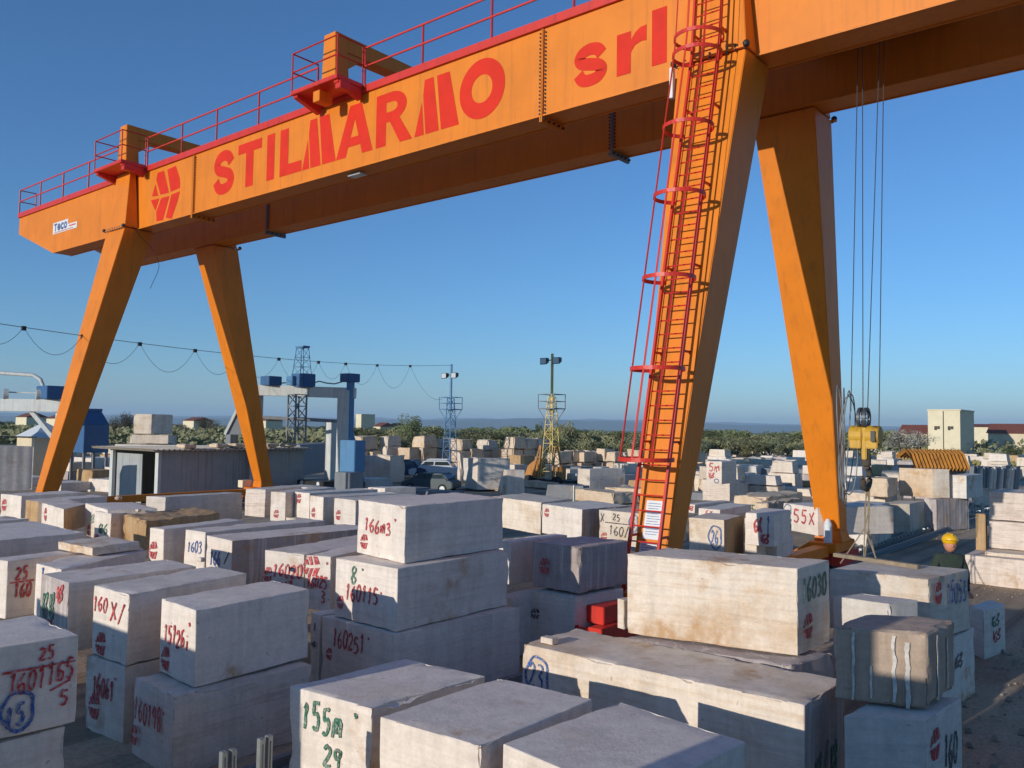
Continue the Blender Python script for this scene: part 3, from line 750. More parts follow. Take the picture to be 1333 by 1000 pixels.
def thick(pts, x0, x1, z0, z1, wd, closed=0):
    """one broad painted stroke, its outer edge filling the box"""
    X0, X1, Z0, Z1 = x0 + wd / 2, x1 - wd / 2, z0 + wd / 2, z1 - wd / 2
    P_ = [Vector((X0 + (X1 - X0) * p[0], Z0 + (Z1 - Z0) * p[1], 0)) for p in smooth_line(pts, 5)]
    n = len(P_); A, Bq = [], []
    for i, p in enumerate(P_):
        d = (P_[1] - P_[-2]) if closed and i in (0, n - 1) else P_[min(i + 1, n - 1)] - P_[max(i - 1, 0)]
        d.normalize(); o = Vector((-d.y, d.x, 0)) * wd / 2
        if closed: o *= 1 + .0 * abs(d.y)
        A.append(p + o); Bq.append(p - o)
    vs = [(q.x, YL, q.y) for q in A + Bq] + [(q.x, YL - .005, q.y) for q in A + Bq]; fs = []
    for i in range(n - 1):
        fs += [(i, i + 1, n + i + 1, n + i), (2 * n + i, 3 * n + i, 3 * n + i + 1, 2 * n + i + 1), (i, 2 * n + i, 2 * n + i + 1, i + 1), (n + i, n + i + 1, 3 * n + i + 1, 3 * n + i)]
    return MB().add(vs, fs).build('letter', 'signred', gN)
tag_par = gN
def T_(x0, x1): return [[(x0, lz1), (x1, lz1), (x1, lz1 - .42), (x0, lz1 - .42)], [((x0 + x1) / 2 - .27, lz1 - .42), ((x0 + x1) / 2 + .27, lz1 - .42), ((x0 + x1) / 2 + .27, lz0), ((x0 + x1) / 2 - .27, lz0)]]
thick([(.97, .74), (.80, .93), (.48, 1.0), (.18, .93), (.04, .76), (.16, .60), (.50, .51), (.84, .41), (.97, .24), (.82, .06), (.48, 0), (.17, .06), (.0, .28)], -33.4, -31.75, lz0 - .02, lz1 + .02, .47)
flat(T_(-31.5, -29.8), 'letter', 'signred', tag_par)
flat([[(-29.42, lz1), (-28.9, lz1), (-28.9, lz0), (-29.42, lz0)]], 'letter', 'signred', tag_par)
flat([[(-28.52, lz1), (-27.98, lz1), (-27.98, lz0 + .44), (-28.52, lz0 + .44)], [(-28.52, lz0 + .44), (-27.1, lz0 + .44), (-27.1, lz0), (-28.52, lz0)]], 'letter', 'signred', tag_par)
def Mlet(x0, x1):
    w_ = x1 - x0; h = lz1 - lz0; X = lambda f: x0 + f * w_; Z = lambda f: lz0 + f * h
    return [[(X(0), Z(0)), (X(.17), Z(0)), (X(.20), Z(.62))],
            [(X(.21), Z(0)), (X(.50), Z(0)), (X(.46), Z(1)), (X(.28), Z(1))][::1],
            [(X(.58), Z(0)), (X(.98), Z(0)), (X(.74), Z(1)), (X(.52), Z(1))]]
def Mlet(x0, x1):
    w_ = x1 - x0; h = lz1 - lz0; P_ = lambda a, b_: (x0 + a * w_, lz0 + b_ * h)
    return [[P_(0, 0), P_(.22, 0), P_(.16, .60)],
            [P_(.26, 0), P_(.56, 0), P_(.42, 1), P_(.22, 1), P_(.19, .72)],
            [P_(.61, 0), P_(1.0, 0), P_(.78, 1), P_(.50, 1)]]
flat(Mlet(-27.05, -25.0), 'letter', 'signred', tag_par)
letter_mix([[(-24.98, lz0), (-24.42, lz0), (-23.74, lz1), (-24.22, lz1)], [(-24.10, lz1), (-23.58, lz1), (-22.93, lz0), (-23.5, lz0)], [(-24.42, lz0 + .36), (-23.5, lz0 + .36), (-23.6, lz0 + .70), (-24.3, lz0 + .70)]])
bowl = arc(-21.95, lz1 - .53, .75, .53, 90, -90) + arc(-21.95, lz1 - .53, .30, .18, -90, 90)
letter_mix([[(-22.76, lz0), (-22.24, lz0), (-22.24, lz1), (-22.76, lz1)], [(-22.24, lz1), (-21.95, lz1), (-21.95, lz1 - .35), (-22.24, lz1 - .35)], bowl, [(-22.24, lz1 - .71), (-21.95, lz1 - .71), (-21.95, lz1 - 1.06), (-22.24, lz1 - 1.06)], [(-22.05, lz1 - 1.04), (-21.55, lz1 - 1.0), (-20.9, lz0), (-21.5, lz0)]])
flat(Mlet(-20.78, -18.7), 'letter', 'signred', tag_par)
thick([(.5 + .5 * math.cos(k / 32 * 6.2832), .5 + .5 * math.sin(k / 32 * 6.2832)) for k in range(33)], -18.68, -16.74, lz0 - .03, lz1 + .03, .52, 1)
thick([(.97, .74), (.80, .93), (.48, 1.0), (.18, .93), (.04, .76), (.16, .60), (.50, .51), (.84, .41), (.97, .24), (.82, .06), (.48, 0), (.17, .06), (.0, .28)], -14.12, -12.92, 14.42, 15.70, .36)
letter_mix([[(-12.62, 14.46), (-12.16, 14.46), (-12.16, 15.66), (-12.62, 15.66)], [(-12.2, 14.95), (-12.16, 15.05), (-12.02, 15.22), (-11.82, 15.28), (-11.66, 15.26), (-11.66, 15.70), (-11.86, 15.68), (-12.02, 15.58), (-12.16, 15.40), (-12.2, 15.36)]])
flat([[(-11.49, 16.03), (-11.03, 16.03), (-11.03, 14.46), (-11.49, 14.46)]], 'letter', 'signred', tag_par)
# emblem left of the words
em = []
for poly in ([(490, 630), (512, 550), (530, 625)], [(518, 520), (527, 475), (568, 462), (600, 605), (545, 618)], [(590, 455), (645, 430), (672, 515), (672, 574), (612, 600)],
             [(482, 655), (538, 642), (512, 722)], [(550, 640), (604, 626), (560, 785), (520, 790), (518, 730)], [(616, 618), (672, 595), (655, 665), (625, 752), (618, 775), (580, 768)]):
    q = [atY(100 + x / 5, 130 + y / 5, YF) for x, y in poly]; em.append([(p.x, p.z) for p in q])
flat(em, 'emblem', 'signred', tag_par)
# small white maker's plate with blue writing
sg = flat([[(-49.75, 15.62), (-47.85, 15.62), (-47.85, 15.32), (-46.75, 15.32), (-46.75, 14.98), (-49.75, 14.98)]], 'maker_plate', 'label', tag_par, .01)
for k, ch in enumerate('Teco'): 
    font_letter(ch, -49.6 + k * .42, -49.22 + k * .42, 15.12, 15.52 if k else 15.56, .04, sg, 'sblue', YF - .02, .003)
flat([[(-47.7, 15.24), (-46.9, 15.24), (-46.9, 15.16), (-47.7, 15.16)], [(-49.6, 15.07), (-47.2, 15.07), (-47.2, 15.03), (-49.6, 15.03)]], 'plate_line', 'sred', sg, .004, YF - .018)
# cable hanging by the left leg head and along the underside
cb = MB(); X0 = XL + .96
kp = [Vector(q) for q in ((X0, YF - .3, ZB + .1), (X0 + .05, YF + .05, ZB - .35), (X0 + .22, YF + .7, ZB - 1.0), (X0 + .2, YF + 1.0, ZB - 1.7), (X0 + .02, YF + .9, ZB - 2.3), (X0 - .1, YF + .7, ZB - 2.9))]
cb.path([kp[i].lerp(kp[i + 1], t / 6) * 1 + ((kp[min(i + 2, 5)] - kp[i + 1]) - (kp[i] - kp[max(i - 1, 0)])) * (-.12 * (t / 6) * (1 - t / 6) * 1.6) for i in range(5) for t in range(6)], .012, 5)
cb.build('loose_cable', 'darksteel', crane)
lp_ = MB(); lp_.box(-24.6, -23.9, YF + .25, YF + .6, ZB - .12, ZB - .04); lp_.build('floodlight', 'lamp', crane, bevel=.01)
lp_ = MB(); lp_.box(XR - 1.05, XR - .95, YF - .9, YF - .75, ZB - .9, ZB - .1); lp_.build('tube_light', 'label', crane, bevel=.01)

# trolley between the girders, ropes and hook block
TX, TY = -6.45, 22.2
tb_ = MB(); tb_.box(TX - 1.9, TX + 1.9, YF + WG + .08, YF + WG + GAP - .08, ZB + 1.3, ZB + 2.6); tb_.box(TX - 2.1, TX + 2.1, YF + .1, Y2 - .1, ZT + .16, ZT + .55)
tr_ = tb_.build('trolley', 'darksteel', crane, bevel=.03)
sh = MB()
for x in (TX - 1.3, TX - .4, TX + .1):
    sh.tube((x, TY - .4, ZB + .9), (x, TY - .25, ZB + .9), .42, 20); sh.beam((x, TY - .33, ZB + .9), (x, TY - .33, ZB + 1.5), .1, .2)
sh.build('sheave', 'darksteel', tr_, smooth=40)
HB = Vector((-6.55, 22.0, 4.55))
rp = MB()
for dx0, dy0, dx1, dy1 in ((-.24, -.1, -.33, -.1), (-.20, .1, -.08, .05), (.30, -.1, .06, -.05), (.34, .1, .30, .05)):
    rp.tube(HB + Vector((dx1, dy1, .5 if dx1 < .3 else .1)), Vector((TX + dx0, TY + dy0, ZB + 1.0)), .012, 6)
rope = rp.build('hoist_rope', 'rope', crane)
hk = MB()
for x in (-.20, .19):
    hk.tube(HB + Vector((x - .16, 0, -.1)), HB + Vector((x + .16, 0, -.1)), .25, 24); hk.box(HB.x + x - .14, HB.x + x + .14, HB.y - .22, HB.y + .22, HB.z - .42, HB.z - .2)
hk.beam(HB + Vector((0, 0, .1)), HB + Vector((0, 0, -.7)), .12, .35)
hook = hk.build('hook_block', 'yellow', crane, bevel=.02, smooth=35)
wn = MB(); wn.box(HB.x + .20, HB.x + .30, HB.y - .31, HB.y - .285, HB.z - .25, HB.z + .02); wn.build('slot', 'darksteel', hook)
pu = MB()
for x in (-.12, .02): pu.ring(HB + Vector((x, 0, .34)), .23, .035, .035, Vector((0, 1, 0)), Vector((0, 0, 1)))
for a in range(6):
    t = a / 6 * math.pi; d = Vector((0, math.cos(t), math.sin(t))) * .23
    pu.beam(HB + Vector((-.05, 0, .34)) + d, HB + Vector((-.05, 0, .34)) - d, .03)
pu.build('pulley', 'rope', hook)
hh = MB()
hh.tube(HB + Vector((0, 0, -.55)), HB + Vector((0, 0, -.85)), .12, 12)
pts = [HB + Vector((0, .28 * math.sin(a), -1.15 + .28 * math.cos(a))) for a in [k * .35 for k in range(0, 15)]]
hh.path(pts, .075, 8); hh.build('hook', 'bark', hook, smooth=50)
sg_ = MB()   # coils of hanging hose and the slings below the hook
for k in range(5):
    pts = []
    for i in range(21):
        a = i / 20 * 2 * math.pi
        pts.append(HB + Vector((-.42 - .05 * k + .12 * math.sin(a + k), .02 * k + .34 * math.sin(a) * (1 + .1 * k), -.35 + (1.25 + .07 * k) * math.cos(a))))
    sg_.path(pts, .015, 5)
sg_.build('hanging_hose', 'greysteel', hook, smooth=60)
sl_ = MB()
for k, (dx, dy) in enumerate(((-.55, -.3), (-.15, .3), (.35, -.2), (.12, .4), (-.05, -.1))):
    a = HB + Vector((.02 * k, 0, -1.4)); b_ = a + Vector((-.02 * k + (.05 if k % 2 else -.04), 0, -1.0)); c = Vector((HB.x + dx, HB.y + dy, 1.25))
    sl_.path([a, (a + b_) / 2 + Vector((.05 * math.sin(k * 2), 0, 0)), b_, c], .016, 5)
sl_.build('wire_sling', 'wood', hook)

# ------------------------------------------------------------------ foreground stone blocks
B = block
CEN = 'stamped stone blocks stored in the yard'
B('near grey block with red 25 over 160/165 and a blue ringed 15', None, (-60, 852), (103, 826), 2.3, 1.4, 'white',
  [('S', '25', .66, .78, .80, .93, 'red', .022), ('S', '-', .42, .70, .95, .72, 'red', .022, .0), ('S', '1601165', .42, .45, .97, .68, 'red', .022, .12), ('S', '-', .78, .42, .93, .44, 'red', .02, .5), ('S', '5', .84, .24, .93, .40, 'red', .022),
   ('S', 'O', .36, .04, .63, .46, 'blue', .035), ('S', '15', .40, .12, .58, .36, 'blue', .03)], CEN, W=1.3)
B('lower left corner block under the one with the ringed 15', None, (-70, 984), (86, 945), 1.38, 0., 'grey', [], CEN, W=1.9)
B('block marked with half shaded red 1604K behind the nearest pair of stacks', (122, 762), (168, 774), (322, 746), 2.09, 1.09, 'white',
  [('F', '160', .02, .66, .45, .88, 'red', .028), ('F', 'x/', .5, .58, .95, .85, 'red', .028), ('F', '#', .28, .2, .28, 1.15, 'red')], CEN)
B('shaded lower block with red 16061 under the 1604K block', (112, 852), (163, 868), None, 1.08, 0., 'white',
  [('F', '16061', .2, .5, .75, .78, 'red', .028), ('F', '.', .72, .74, .82, .82, 'red', .03), ('F', '#', .26, .36, .28, 1.3, 'red')], CEN, D=3)
B('block with red 15126i half in sun, top of the second stack', (210, 779), (255, 795), (403, 767), 2.06, 1.06, 'white',
  [('F', '15126i', .12, .45, .86, .68, 'red', .03), ('F', '.', .78, .7, .92, .8, 'red', .04), ('F', '#', .2, .22, .24, 1.3, 'red')], CEN, groove='')
B('wide sawn banded block with red 160198 below the 15126i block', (173, 880), (226, 907), (408, 864), 1.05, 0., 'banded',
  [('F', '160198', .12, .50, .80, .78, 'red', .03), ('F', '.', .78, .72, .9, .78, 'red', .03), ('F', '#', .14, .30, .2, 1.3, 'red')], CEN, mat2={'F': 'white'})
B('foreground block with green 155m and tan upper edge', (377, 893), (484, 922), (632, 880), 1.28, 0., 'white',
  [('F', '155m', .16, .66, .68, .90, 'green', .045), ('F', '.', .78, .82, .88, .92, 'green', .05), ('F', '29', .44, .38, .68, .58, 'green', .04)], CEN, mat2={'S': 'cream2'}, chipk=2.2)
B('bare smooth block between the 155m block and the corner block', (494, 933), (625, 971), (772, 910), 1.29, 0., 'white', [], CEN, chipk=.7)
B('bare topped block at the bottom centre edge of the photo', (654, 968), (823, 1040), (971, 965), 1.31, 0., 'white', [('S', '~', .55, .5, .8, .8, 'blue', .03)], CEN)
B('long cream block with a blue ringed 23 and blue shadow steps', (680, 838), (1048, 918), (1100, 885), 1.25, 0., 'warm',
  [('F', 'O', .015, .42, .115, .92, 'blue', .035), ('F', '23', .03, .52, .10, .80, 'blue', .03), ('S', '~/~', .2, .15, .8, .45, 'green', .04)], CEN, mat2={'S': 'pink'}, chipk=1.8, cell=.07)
B('big pale block with rusty stains and green 16030 on its end', (816, 721), (1038, 740), (1080, 729), 2.53, 1.27, 'warm',
  [('S', '16030', .12, .60, .9, .86, 'green', .035), ('S', '#', .3, .30, .32, 1.1, 'red')], CEN)
B('long pinkish slab block lying beneath the stained block', (806, 831), (1030, 866), (1088, 848), 1.25, 0., 'pink', [('S', '#', .3, .6, .3, 1.1, 'red')], CEN, groove='')
B('thick brown marble block with white vertical veins and broken corner', (1083, 814), (1208, 824), (1245, 806), 2.13, 1.22, 'brown', [('F', 'V', .60, .10, .70, .97, 'vein', .04), ('F', 'V', .76, .08, .82, .95, 'vein', .05), ('F', 'V', .20, .08, .26, .93, 'vein', .03), ('F', 'V', .40, .08, .43, .5, 'vein', .025), ('S', 'V', .25, .08, .33, .9, 'vein', .05), ('S', 'V', .6, .1, .65, .85, 'vein', .04)], CEN, cell=.06, chipk=2.6)
B('shaded pale block with red stamp below the brown veined block', (1098, 932), (1206, 938), (1252, 908), 1.2, 0., 'grey', [('S', '#', .22, .72, .3, 1.2, 'red'), ('S', '160', .45, .42, .85, .74, 'black', .03)], CEN)
B('flat topped block in blue shade behind the brown veined one', (1084, 776), (1158, 786), (1195, 781), 1.95, 1.0, 'grey', [], CEN)
B('long block with red stamp and blue 15053 on its end', (1079, 740), (1209, 754), (1261, 741), 2.17, 1.15, 'warm',
  [('S', '#', .2, .75, .3, 1.2, 'red'), ('S', '15053', .40, .52, .92, .85, 'blue', .03)], CEN)
B('lower grey block with faint mark under the 15053 block', (1150, 838), (1216, 846), (1268, 817), 1.13, 0., 'grey', [('S', '~', .45, .55, .7, .75, 'black', .03)], CEN)
B('small shaded block with dark and red scribbles by the dirt track', (1262, 788), (1280, 795), (1308, 787), .98, 0., 'grey', [('S', '~', .3, .6, .8, .85, 'green', .03), ('S', '~', .35, .3, .85, .55, 'red', .03)], CEN)
# the three high stack
B('top block of the tall central stack with red 166m3', (465.9, 650), (528, 659), (656, 648), 3.18, 2.225, 'white',
  [('F', '166m3', .16, .45, .74, .68, 'red', .035), ('F', '.', .76, .66, .86, .76, 'red', .04), ('F', '#', .17, .24, .25, 1.0, 'red')], CEN, mat2={'S': 'grey'})
B('middle block of the tall central stack with green 8 and red 160115', (437, 726), (518, 740.5), (663, 716.6), 2.22, 1.21, 'white',
  [('F', '8', .26, .62, .38, .9, 'green', .035), ('F', '.', .42, .82, .5, .9, 'green', .03), ('F', '160115', .18, .34, .72, .60, 'red', .032), ('F', '.', .72, .5, .8, .58, 'red', .03), ('F', '#', .10, .27, .19, 1.15, 'red')], CEN, mat2={'S': 'grey'})
B('bottom block of the tall central stack with red 160251', (419.6, 802), (513.5, 826), (677, 791), 1.2, 0., 'white',
  [('F', '160251', .16, .62, .62, .86, 'red', .03), ('F', '.', .62, .8, .72, .88, 'red', .03), ('F', '#', .12, .50, .17, 1.15, 'red')], CEN, mat2={'S': 'grey'})
B('small end of a block with dark arrow left of the 160251 block', (404, 797), (417, 801), None, 1.19, 0., 'grey', [('F', '1', .3, .75, .7, .85, 'black', .03), ('F', '4', .2, .5, .8, .62, 'black', .03)], CEN, D=2.5)
B('block with crowded red 1602 and a chipped tan corner', (344.5, 716), (396, 721.6), None, 2.1, 1.08, 'white',
  [('F', '16020', .22, .55, .98, .80, 'red', .035), ('F', '#', .1, .55, .22, 1.3, 'red'), ('F', '~', .4, .25, .8, .5, 'red', .04)], CEN, D=2.9)
B('block with red stamp over 16025 3 next to the tall stack', (397.6, 722), (430.7, 725), None, 2.1, 1.1, 'white',
  [('F', '#', .26, .80, .38, .95, 'red'), ('F', '16025', .1, .42, .9, .62, 'red', .032), ('F', '3', .65, .15, .85, .36, 'red', .03), ('F', '.', .78, .8, .95, .88, 'red', .04)], CEN, D=2.9)
B('leaning ended block with blue 1603 half lit', (241, 689), (267.4, 693), None, 2.1, 1.15, 'white', [('F', '1603', .15, .5, .9, .75, 'blue', .03)], CEN, D=3.4)
B('block with blue numbers and dark streaked grey side', (268.8, 697), (302, 704), None, 2.1, 1.1, 'white',
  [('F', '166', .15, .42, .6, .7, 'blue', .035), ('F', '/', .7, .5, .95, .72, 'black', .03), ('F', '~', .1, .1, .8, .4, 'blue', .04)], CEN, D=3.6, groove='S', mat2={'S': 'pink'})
B('narrow block with a red stamp half in shade', (195, 687), (213.4, 689.4), (318, 676.7), 2.1, 1.15, 'grey', [('F', '#', .32, .48, .3, 1.3, 'red')], CEN, mat2={'F': 'white'})
B('rusty orange quarry faced block with vertical drill grooves', (159, 668), (189.6, 677.6), (288, 667), 2.0, 1.2, 'orange', [], CEN, groove='F')
B('pale block with green scribbles and a red stamp at its foot', (111, 655), (140, 664), (205, 662), 2.08, 1.15, 'white', [('F', '~5', .25, .45, .75, .75, 'green', .03), ('F', '#', .2, .2, .25, 1.2, 'red')], CEN)
B('lower green scribbled block in front of its twin', (123, 665.6), (144.8, 668.8), (201, 664), 2.0, 1.1, 'white', [('F', '~6', .3, .35, .9, .65, 'green', .04), ('F', '#', .2, .1, .3, 1.2, 'red')], CEN)
B('red stamped block with rusty rough side', (54.4, 654.4), (83, 663), (112, 656), 2.0, 1.3, 'white', [('F', '#', .2, .55, .3, 1.3, 'red')], CEN, mat2={'S': 'orange'})
B('far left long block with two red stamps on its sunlit end', (1, 643), (28, 645.6), (112, 641), 2.0, 1.2, 'white', [('F', '#', .2, .55, .3, 1.3, 'red')], CEN)
B('long block with an orange end just behind the red stamped row', (33, 650.5), (50, 653), (140, 646), 2.0, 1.2, 'white', [], CEN, mat2={'F': 'orange'})
B('long flat grey block at the left edge below the orange ended one', (-60, 677), (-30, 681), (38, 675), 1.95, 1.2, 'grey', [], CEN)
B('large flat topped block at the left edge', (-90, 688), (-30, 706), (110, 693), 2.05, 1.15, 'grey', [], CEN)
B('left edge block with dark red 25 over 160 on its shaded side', (-12, 727), (10, 730), (99, 719.5), 2.1, 1.1, 'white', [('S', '25', .12, .66, .30, .88, 'red', .035), ('S', '-', .06, .6, .36, .62, 'red', .03), ('S', '160', .10, .36, .36, .58, 'red', .035)], CEN)
B('thin sunlit slab laid on top of the left blocks', (75, 704.8), (120, 712.8), (182, 704.8), 2.27, 2.115, 'warm', [], 'thin stone slabs laid flat', name='stone_slab')
B('long block left of the greenish one with a blue tick', (47, 733.6), (80, 741.6), (190, 716), 2.1, 1.05, 'white', [('F', '1', .2, .86, .4, .96, 'blue', .03), ('F', '~', .3, .1, .9, .4, 'red', .04)], CEN)
B('block with a greenish rough front face and red daub', (53.6, 747), (88.8, 759), (256, 737), 2.1, 1.05, 'white', [('F', '~', .6, .7, .9, .95, 'red', .05), ('F', '~', .2, .1, .5, .4, 'red', .04), ('F', '~~', .1, .4, .6, .8, 'green', .03)], CEN, mat2={'F': 'pink'})
# supporting lower course under the left group (seen between the blocks)
B('long low block behind the shed side of the left leg', (190, 646), (215.6, 647), (316, 641.4), 2.0, .95, 'white', [('F', '~', .35, .1, .7, .5, 'black', .03)], CEN, mat2={'S': 'grey'})
# row behind the central stack
B('sawn striped end block in the back row left of the stamps', (319, 636), (345.6, 637.6), None, 2.2, 1.22, 'saw', [], CEN, D=3, groove='H')
B('block with a shaded lower half and red stamp in the back row', (352.5, 640), (372, 641), None, 2.2, 1.2, 'white', [('F', '#', .4, .25, .22, 1.2, 'red')], CEN, D=3)
B('back row block with a red stamp near its top left', (383.6, 640), (403, 642), None, 2.2, 1.2, 'white', [('F', '#', .3, .78, .26, 1.2, 'red')], CEN, D=3)
B('back row block with a red stamp at its centre', (403.4, 644.5), (421, 647), None, 2.2, 1.2, 'white', [('F', '#', .3, .45, .26, 1.2, 'red')], CEN, D=3)
B('back row block touching the tall stack with a low red stamp', (435, 648), (463, 651.4), None, 2.2, 1.24, 'white', [('F', '#', .22, .45, .26, 1.2, 'red')], CEN, D=3)
B('flat pale block behind the stamped row', (365, 632), (400, 634.5), (425, 634), 2.2, 1.6, 'white', [], CEN)
B('small low block with red square stamp behind the tall stack', (478.5, 634), (501.4, 635.4), (541.5, 634), 2.0, 1.68, 'white', [('F', '#', .25, .5, .2, 1.2, 'red')], CEN)
# right of the central stack
B('sunlit block with a blue shadow just right of the tall stack', (640, 646), (704.7, 654.4), (745, 649), 2.2, 1.2, 'warm', [], CEN)
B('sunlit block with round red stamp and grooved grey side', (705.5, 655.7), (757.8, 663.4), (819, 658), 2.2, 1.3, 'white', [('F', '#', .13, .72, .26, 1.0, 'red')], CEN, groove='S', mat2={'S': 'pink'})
B('block with black 25 over 160/130 and blue ring beside the ladder leg', (779.4, 663.4), (832, 668.5), None, 2.2, 1.25, 'warm',
  [('F', 'x', .03, .65, .16, .92, 'black', .03), ('F', '25', .35, .72, .55, .9, 'black', .025), ('F', '-', .2, .62, .75, .66, 'black', .03), ('F', '160/9', .25, .3, .9, .58, 'black', .03), ('F', 'O', .76, .45, .98, .95, 'blue', .035), ('F', '5', .83, .58, .92, .82, 'blue', .03), ('F', '#', .14, .22, .22, 1., 'red')], CEN, D=2.4)
B('plain tan topped block right behind the tall stack', (649, 703), (666, 705.5), (738.6, 696.5), 2.1, 1.19, 'white', [], CEN)
B('lower shaded block under the tan topped one', (645, 775), (668, 779), (735, 765), 1.17, 0., 'grey', [], CEN)
B('purplish grooved block with faint red stamp in full shade', (692, 704), (754, 712), (819, 703), 2.2, 1.27, 'pink', [('F', '#', .3, .5, .26, 1.2, 'red')], CEN, groove='F', mat2={'F': 'pink'})
B('lower shaded block with black stencil stamp under the grooved one', (689, 769), (747.5, 777), (812, 766), 1.24, 0., 'grey', [('F', '#', .15, .65, .22, .9, 'black')], CEN)
B('narrow upright slab edge between the red buffer and the stained block', (803, 779), (812, 781), None, 1.75, 1.27, 'warm', [], 'thin stone slabs laid flat', D=.5, name='stone_slab')
# right group behind the stained block
B('block with a blue ringed 26 and brown rough corner', (896, 673.7), (943, 677), None, 2.2, 1.0, 'warm', [('F', 'O', .55, .35, .92, .85, 'blue', .035), ('F', '26', .63, .45, .84, .75, 'blue', .03)], CEN, D=1.8, mat2={'S': 'orange'})
B('narrow pale end just right of the ringed 26 block', (969, 674), (985, 675), None, 2.2, 1.0, 'warm', [], CEN, D=1.8)
B('block covered with red letters on its sunlit end', (970, 667), (1008, 670), (1029.7, 663.5), 2.35, 1.5, 'white', [('F', '6x', .3, .4, .6, .85, 'red', .05), ('F', '~', .5, .1, .9, .4, 'red', .05), ('F', '1', .7, .3, .9, .9, 'blue', .03)], CEN)
B('dark lower block beneath the red lettered end', (975, 702), (1011, 705), (1033, 697), 1.48, .5, 'grey', [], CEN)
B('low slab block with small red letters', (909, 661), (937.4, 664), (978, 656.8), 2.0, 1.75, 'white', [('F', 'xx', .3, .3, .7, .8, 'red', .03)], CEN)
B('low red marked block near the foot of the ladder leg', (895, 655.7), (904.8, 657), (950, 652), 2.0, 1.7, 'white', [('F', '~', .1, .3, .9, .8, 'red', .04)], CEN)
B('white striped slab pile block', (913.8, 624), (949.8, 625.7), (964, 624), 2.2, 1.2, 'saw', [], CEN, groove='H')
B('upper block covered in red writing with a blue curl', (919.4, 600), (939.6, 601), (959, 600), 3.2, 2.22, 'white', [('F', '5m', .15, .55, .9, .9, 'red', .05), ('F', '~', .1, .25, .6, .5, 'red', .05), ('F', 'o', .5, .05, .9, .4, 'blue', .04)], CEN)
B('wide block with red 160157 lettering before the rear leg', (1019.5, 654.5), (1064.6, 661), None, 2.1, 1.2, 'white', [('F', 'O', .02, .55, .25, .98, 'blue', .03), ('F', '55x', .3, .35, .95, .85, 'red', .06), ('F', '~', .05, .05, .3, .4, 'black', .04)], CEN, D=3)
B('rough loaf shaped cream boulder with a green ring', (953, 643), (1000, 646), (1046, 640), 1.9, 1.15, 'rough', [('F', 'o', .5, .25, .75, .75, 'green', .04)], CEN)
B('second loaf shaped boulder with dark broken side', (981, 653), (1000, 655), (1046, 647), 1.8, 1.2, 'rough', [], CEN, mat2={'S': 'brown'})
# right side group by the rails
B('big cream cube block on top by the striped cover', (1170, 609), (1213.6, 610.8), (1236, 611), 2.87, 1.52, 'warm', [], CEN, mat2={'F': 'cream'})
B('grey block right of the cream cube', (1236, 618), (1258, 619), None, 2.6, 1.5, 'grey', [], CEN, D=2.5)
B('lit vertically grooved block by the rails', (1146, 655.4), (1184, 656), (1203, 652), 1.4, 0., 'warm', [], CEN, groove='F')
B('block under the cream cube with lit upper corner', (1202, 649), (1219, 650), (1262, 648), 1.5, 0., 'pink', [], CEN, groove='S')
B('angular cream boulder left of the cream cube', (1124, 620), (1156, 622), (1170, 620), 2.5, 1.55, 'rough', [], CEN)
B('pale slab block under the angular boulder', (1098, 640), (1152, 645), (1168, 642), 1.6, .75, 'warm', [], CEN)
B('dark shaded block beside the hanging slings', (1105, 676), (1140, 679), (1160, 672), 1.1, 0., 'grey', [], CEN)
B('shaded block in front of the pale slab block', (1102, 655), (1142, 658), (1158, 654), 1.5, .0, 'grey', [], CEN)
# stack at the right edge
GR = 'layers of the stack at the right edge'
def layer(label, px, py, zt, zb, x2=6., kind='saw', dx=0.):
    c = at(px, py, zt); P0 = Vector((c.x + dx, c.y, 0))
    b4 = [P0, P0 + Vector((x2, -.05, 0)), P0 + Vector((x2, 2.2, 0)), P0 + Vector((0, 2.2, 0))]
    P8 = [Vector((p.x, p.y, zb)) for p in b4] + [Vector((p.x, p.y, zt)) for p in b4]
    return stone_obj('stone_block', P8, kind, label, group=GR, cell=.2)
layer('top block of the stack at the right edge', 1287, 640, 2.72, 1.84)
layer('middle block of the stack at the right edge', 1287, 678, 1.82, .98)
layer('thin base slab of the stack at the right edge', 1281, 718, .96, .80, kind='warm')
layer('low wide block in front of the right edge stack', 1256, 722, .86, 0., 5)
# small loose stones
def chips(px, py, z, s, label):
    c = at(px, py, z)
    P8 = [Vector((c.x + a * s, c.y + b_ * s * .7, z + h * s * .45)) for h in (0, 1) for a, b_ in ((-.5, -.5), (.5, -.5), (.5, .5), (-.5, .5))]
    stone_obj('stone_chip', P8, 'warm', label, 'stone chip', 'loose stone chips on the blocks', .04, ampk=2.)
chips(715, 838, 1.252, .24, 'small yellow stone chip lying on the ringed 23 block')
chips(262, 731, 2.105, .16, 'small stone chip on the long blocks left of centre')
chips(385, 684, 1.3, .55, 'lit wedge stone under the back row blocks')
chips(400, 687, 1.3, .5, 'second lit wedge stone under the back row blocks')
chips(118, 640.5, 2.02, .2, 'small pale chip on the far left long block')
chips(154, 651, 2.05, .25, 'pale stone chip on the block below the shed doorway')
chips(180, 666, 2.02, .16, 'tiny chip on the rusty orange block')
# timber plank on the 15053 block
a, b_ = at(1087, 722, 2.2), at(1197, 738, 2.2)
tag(MB().beam(a, b_, .14, .07).build('timber_plank', 'wood', None, (a.x, a.y, 2.2), bevel=.008), 'pale timber plank lying along the back of the 15053 block', 'plank')
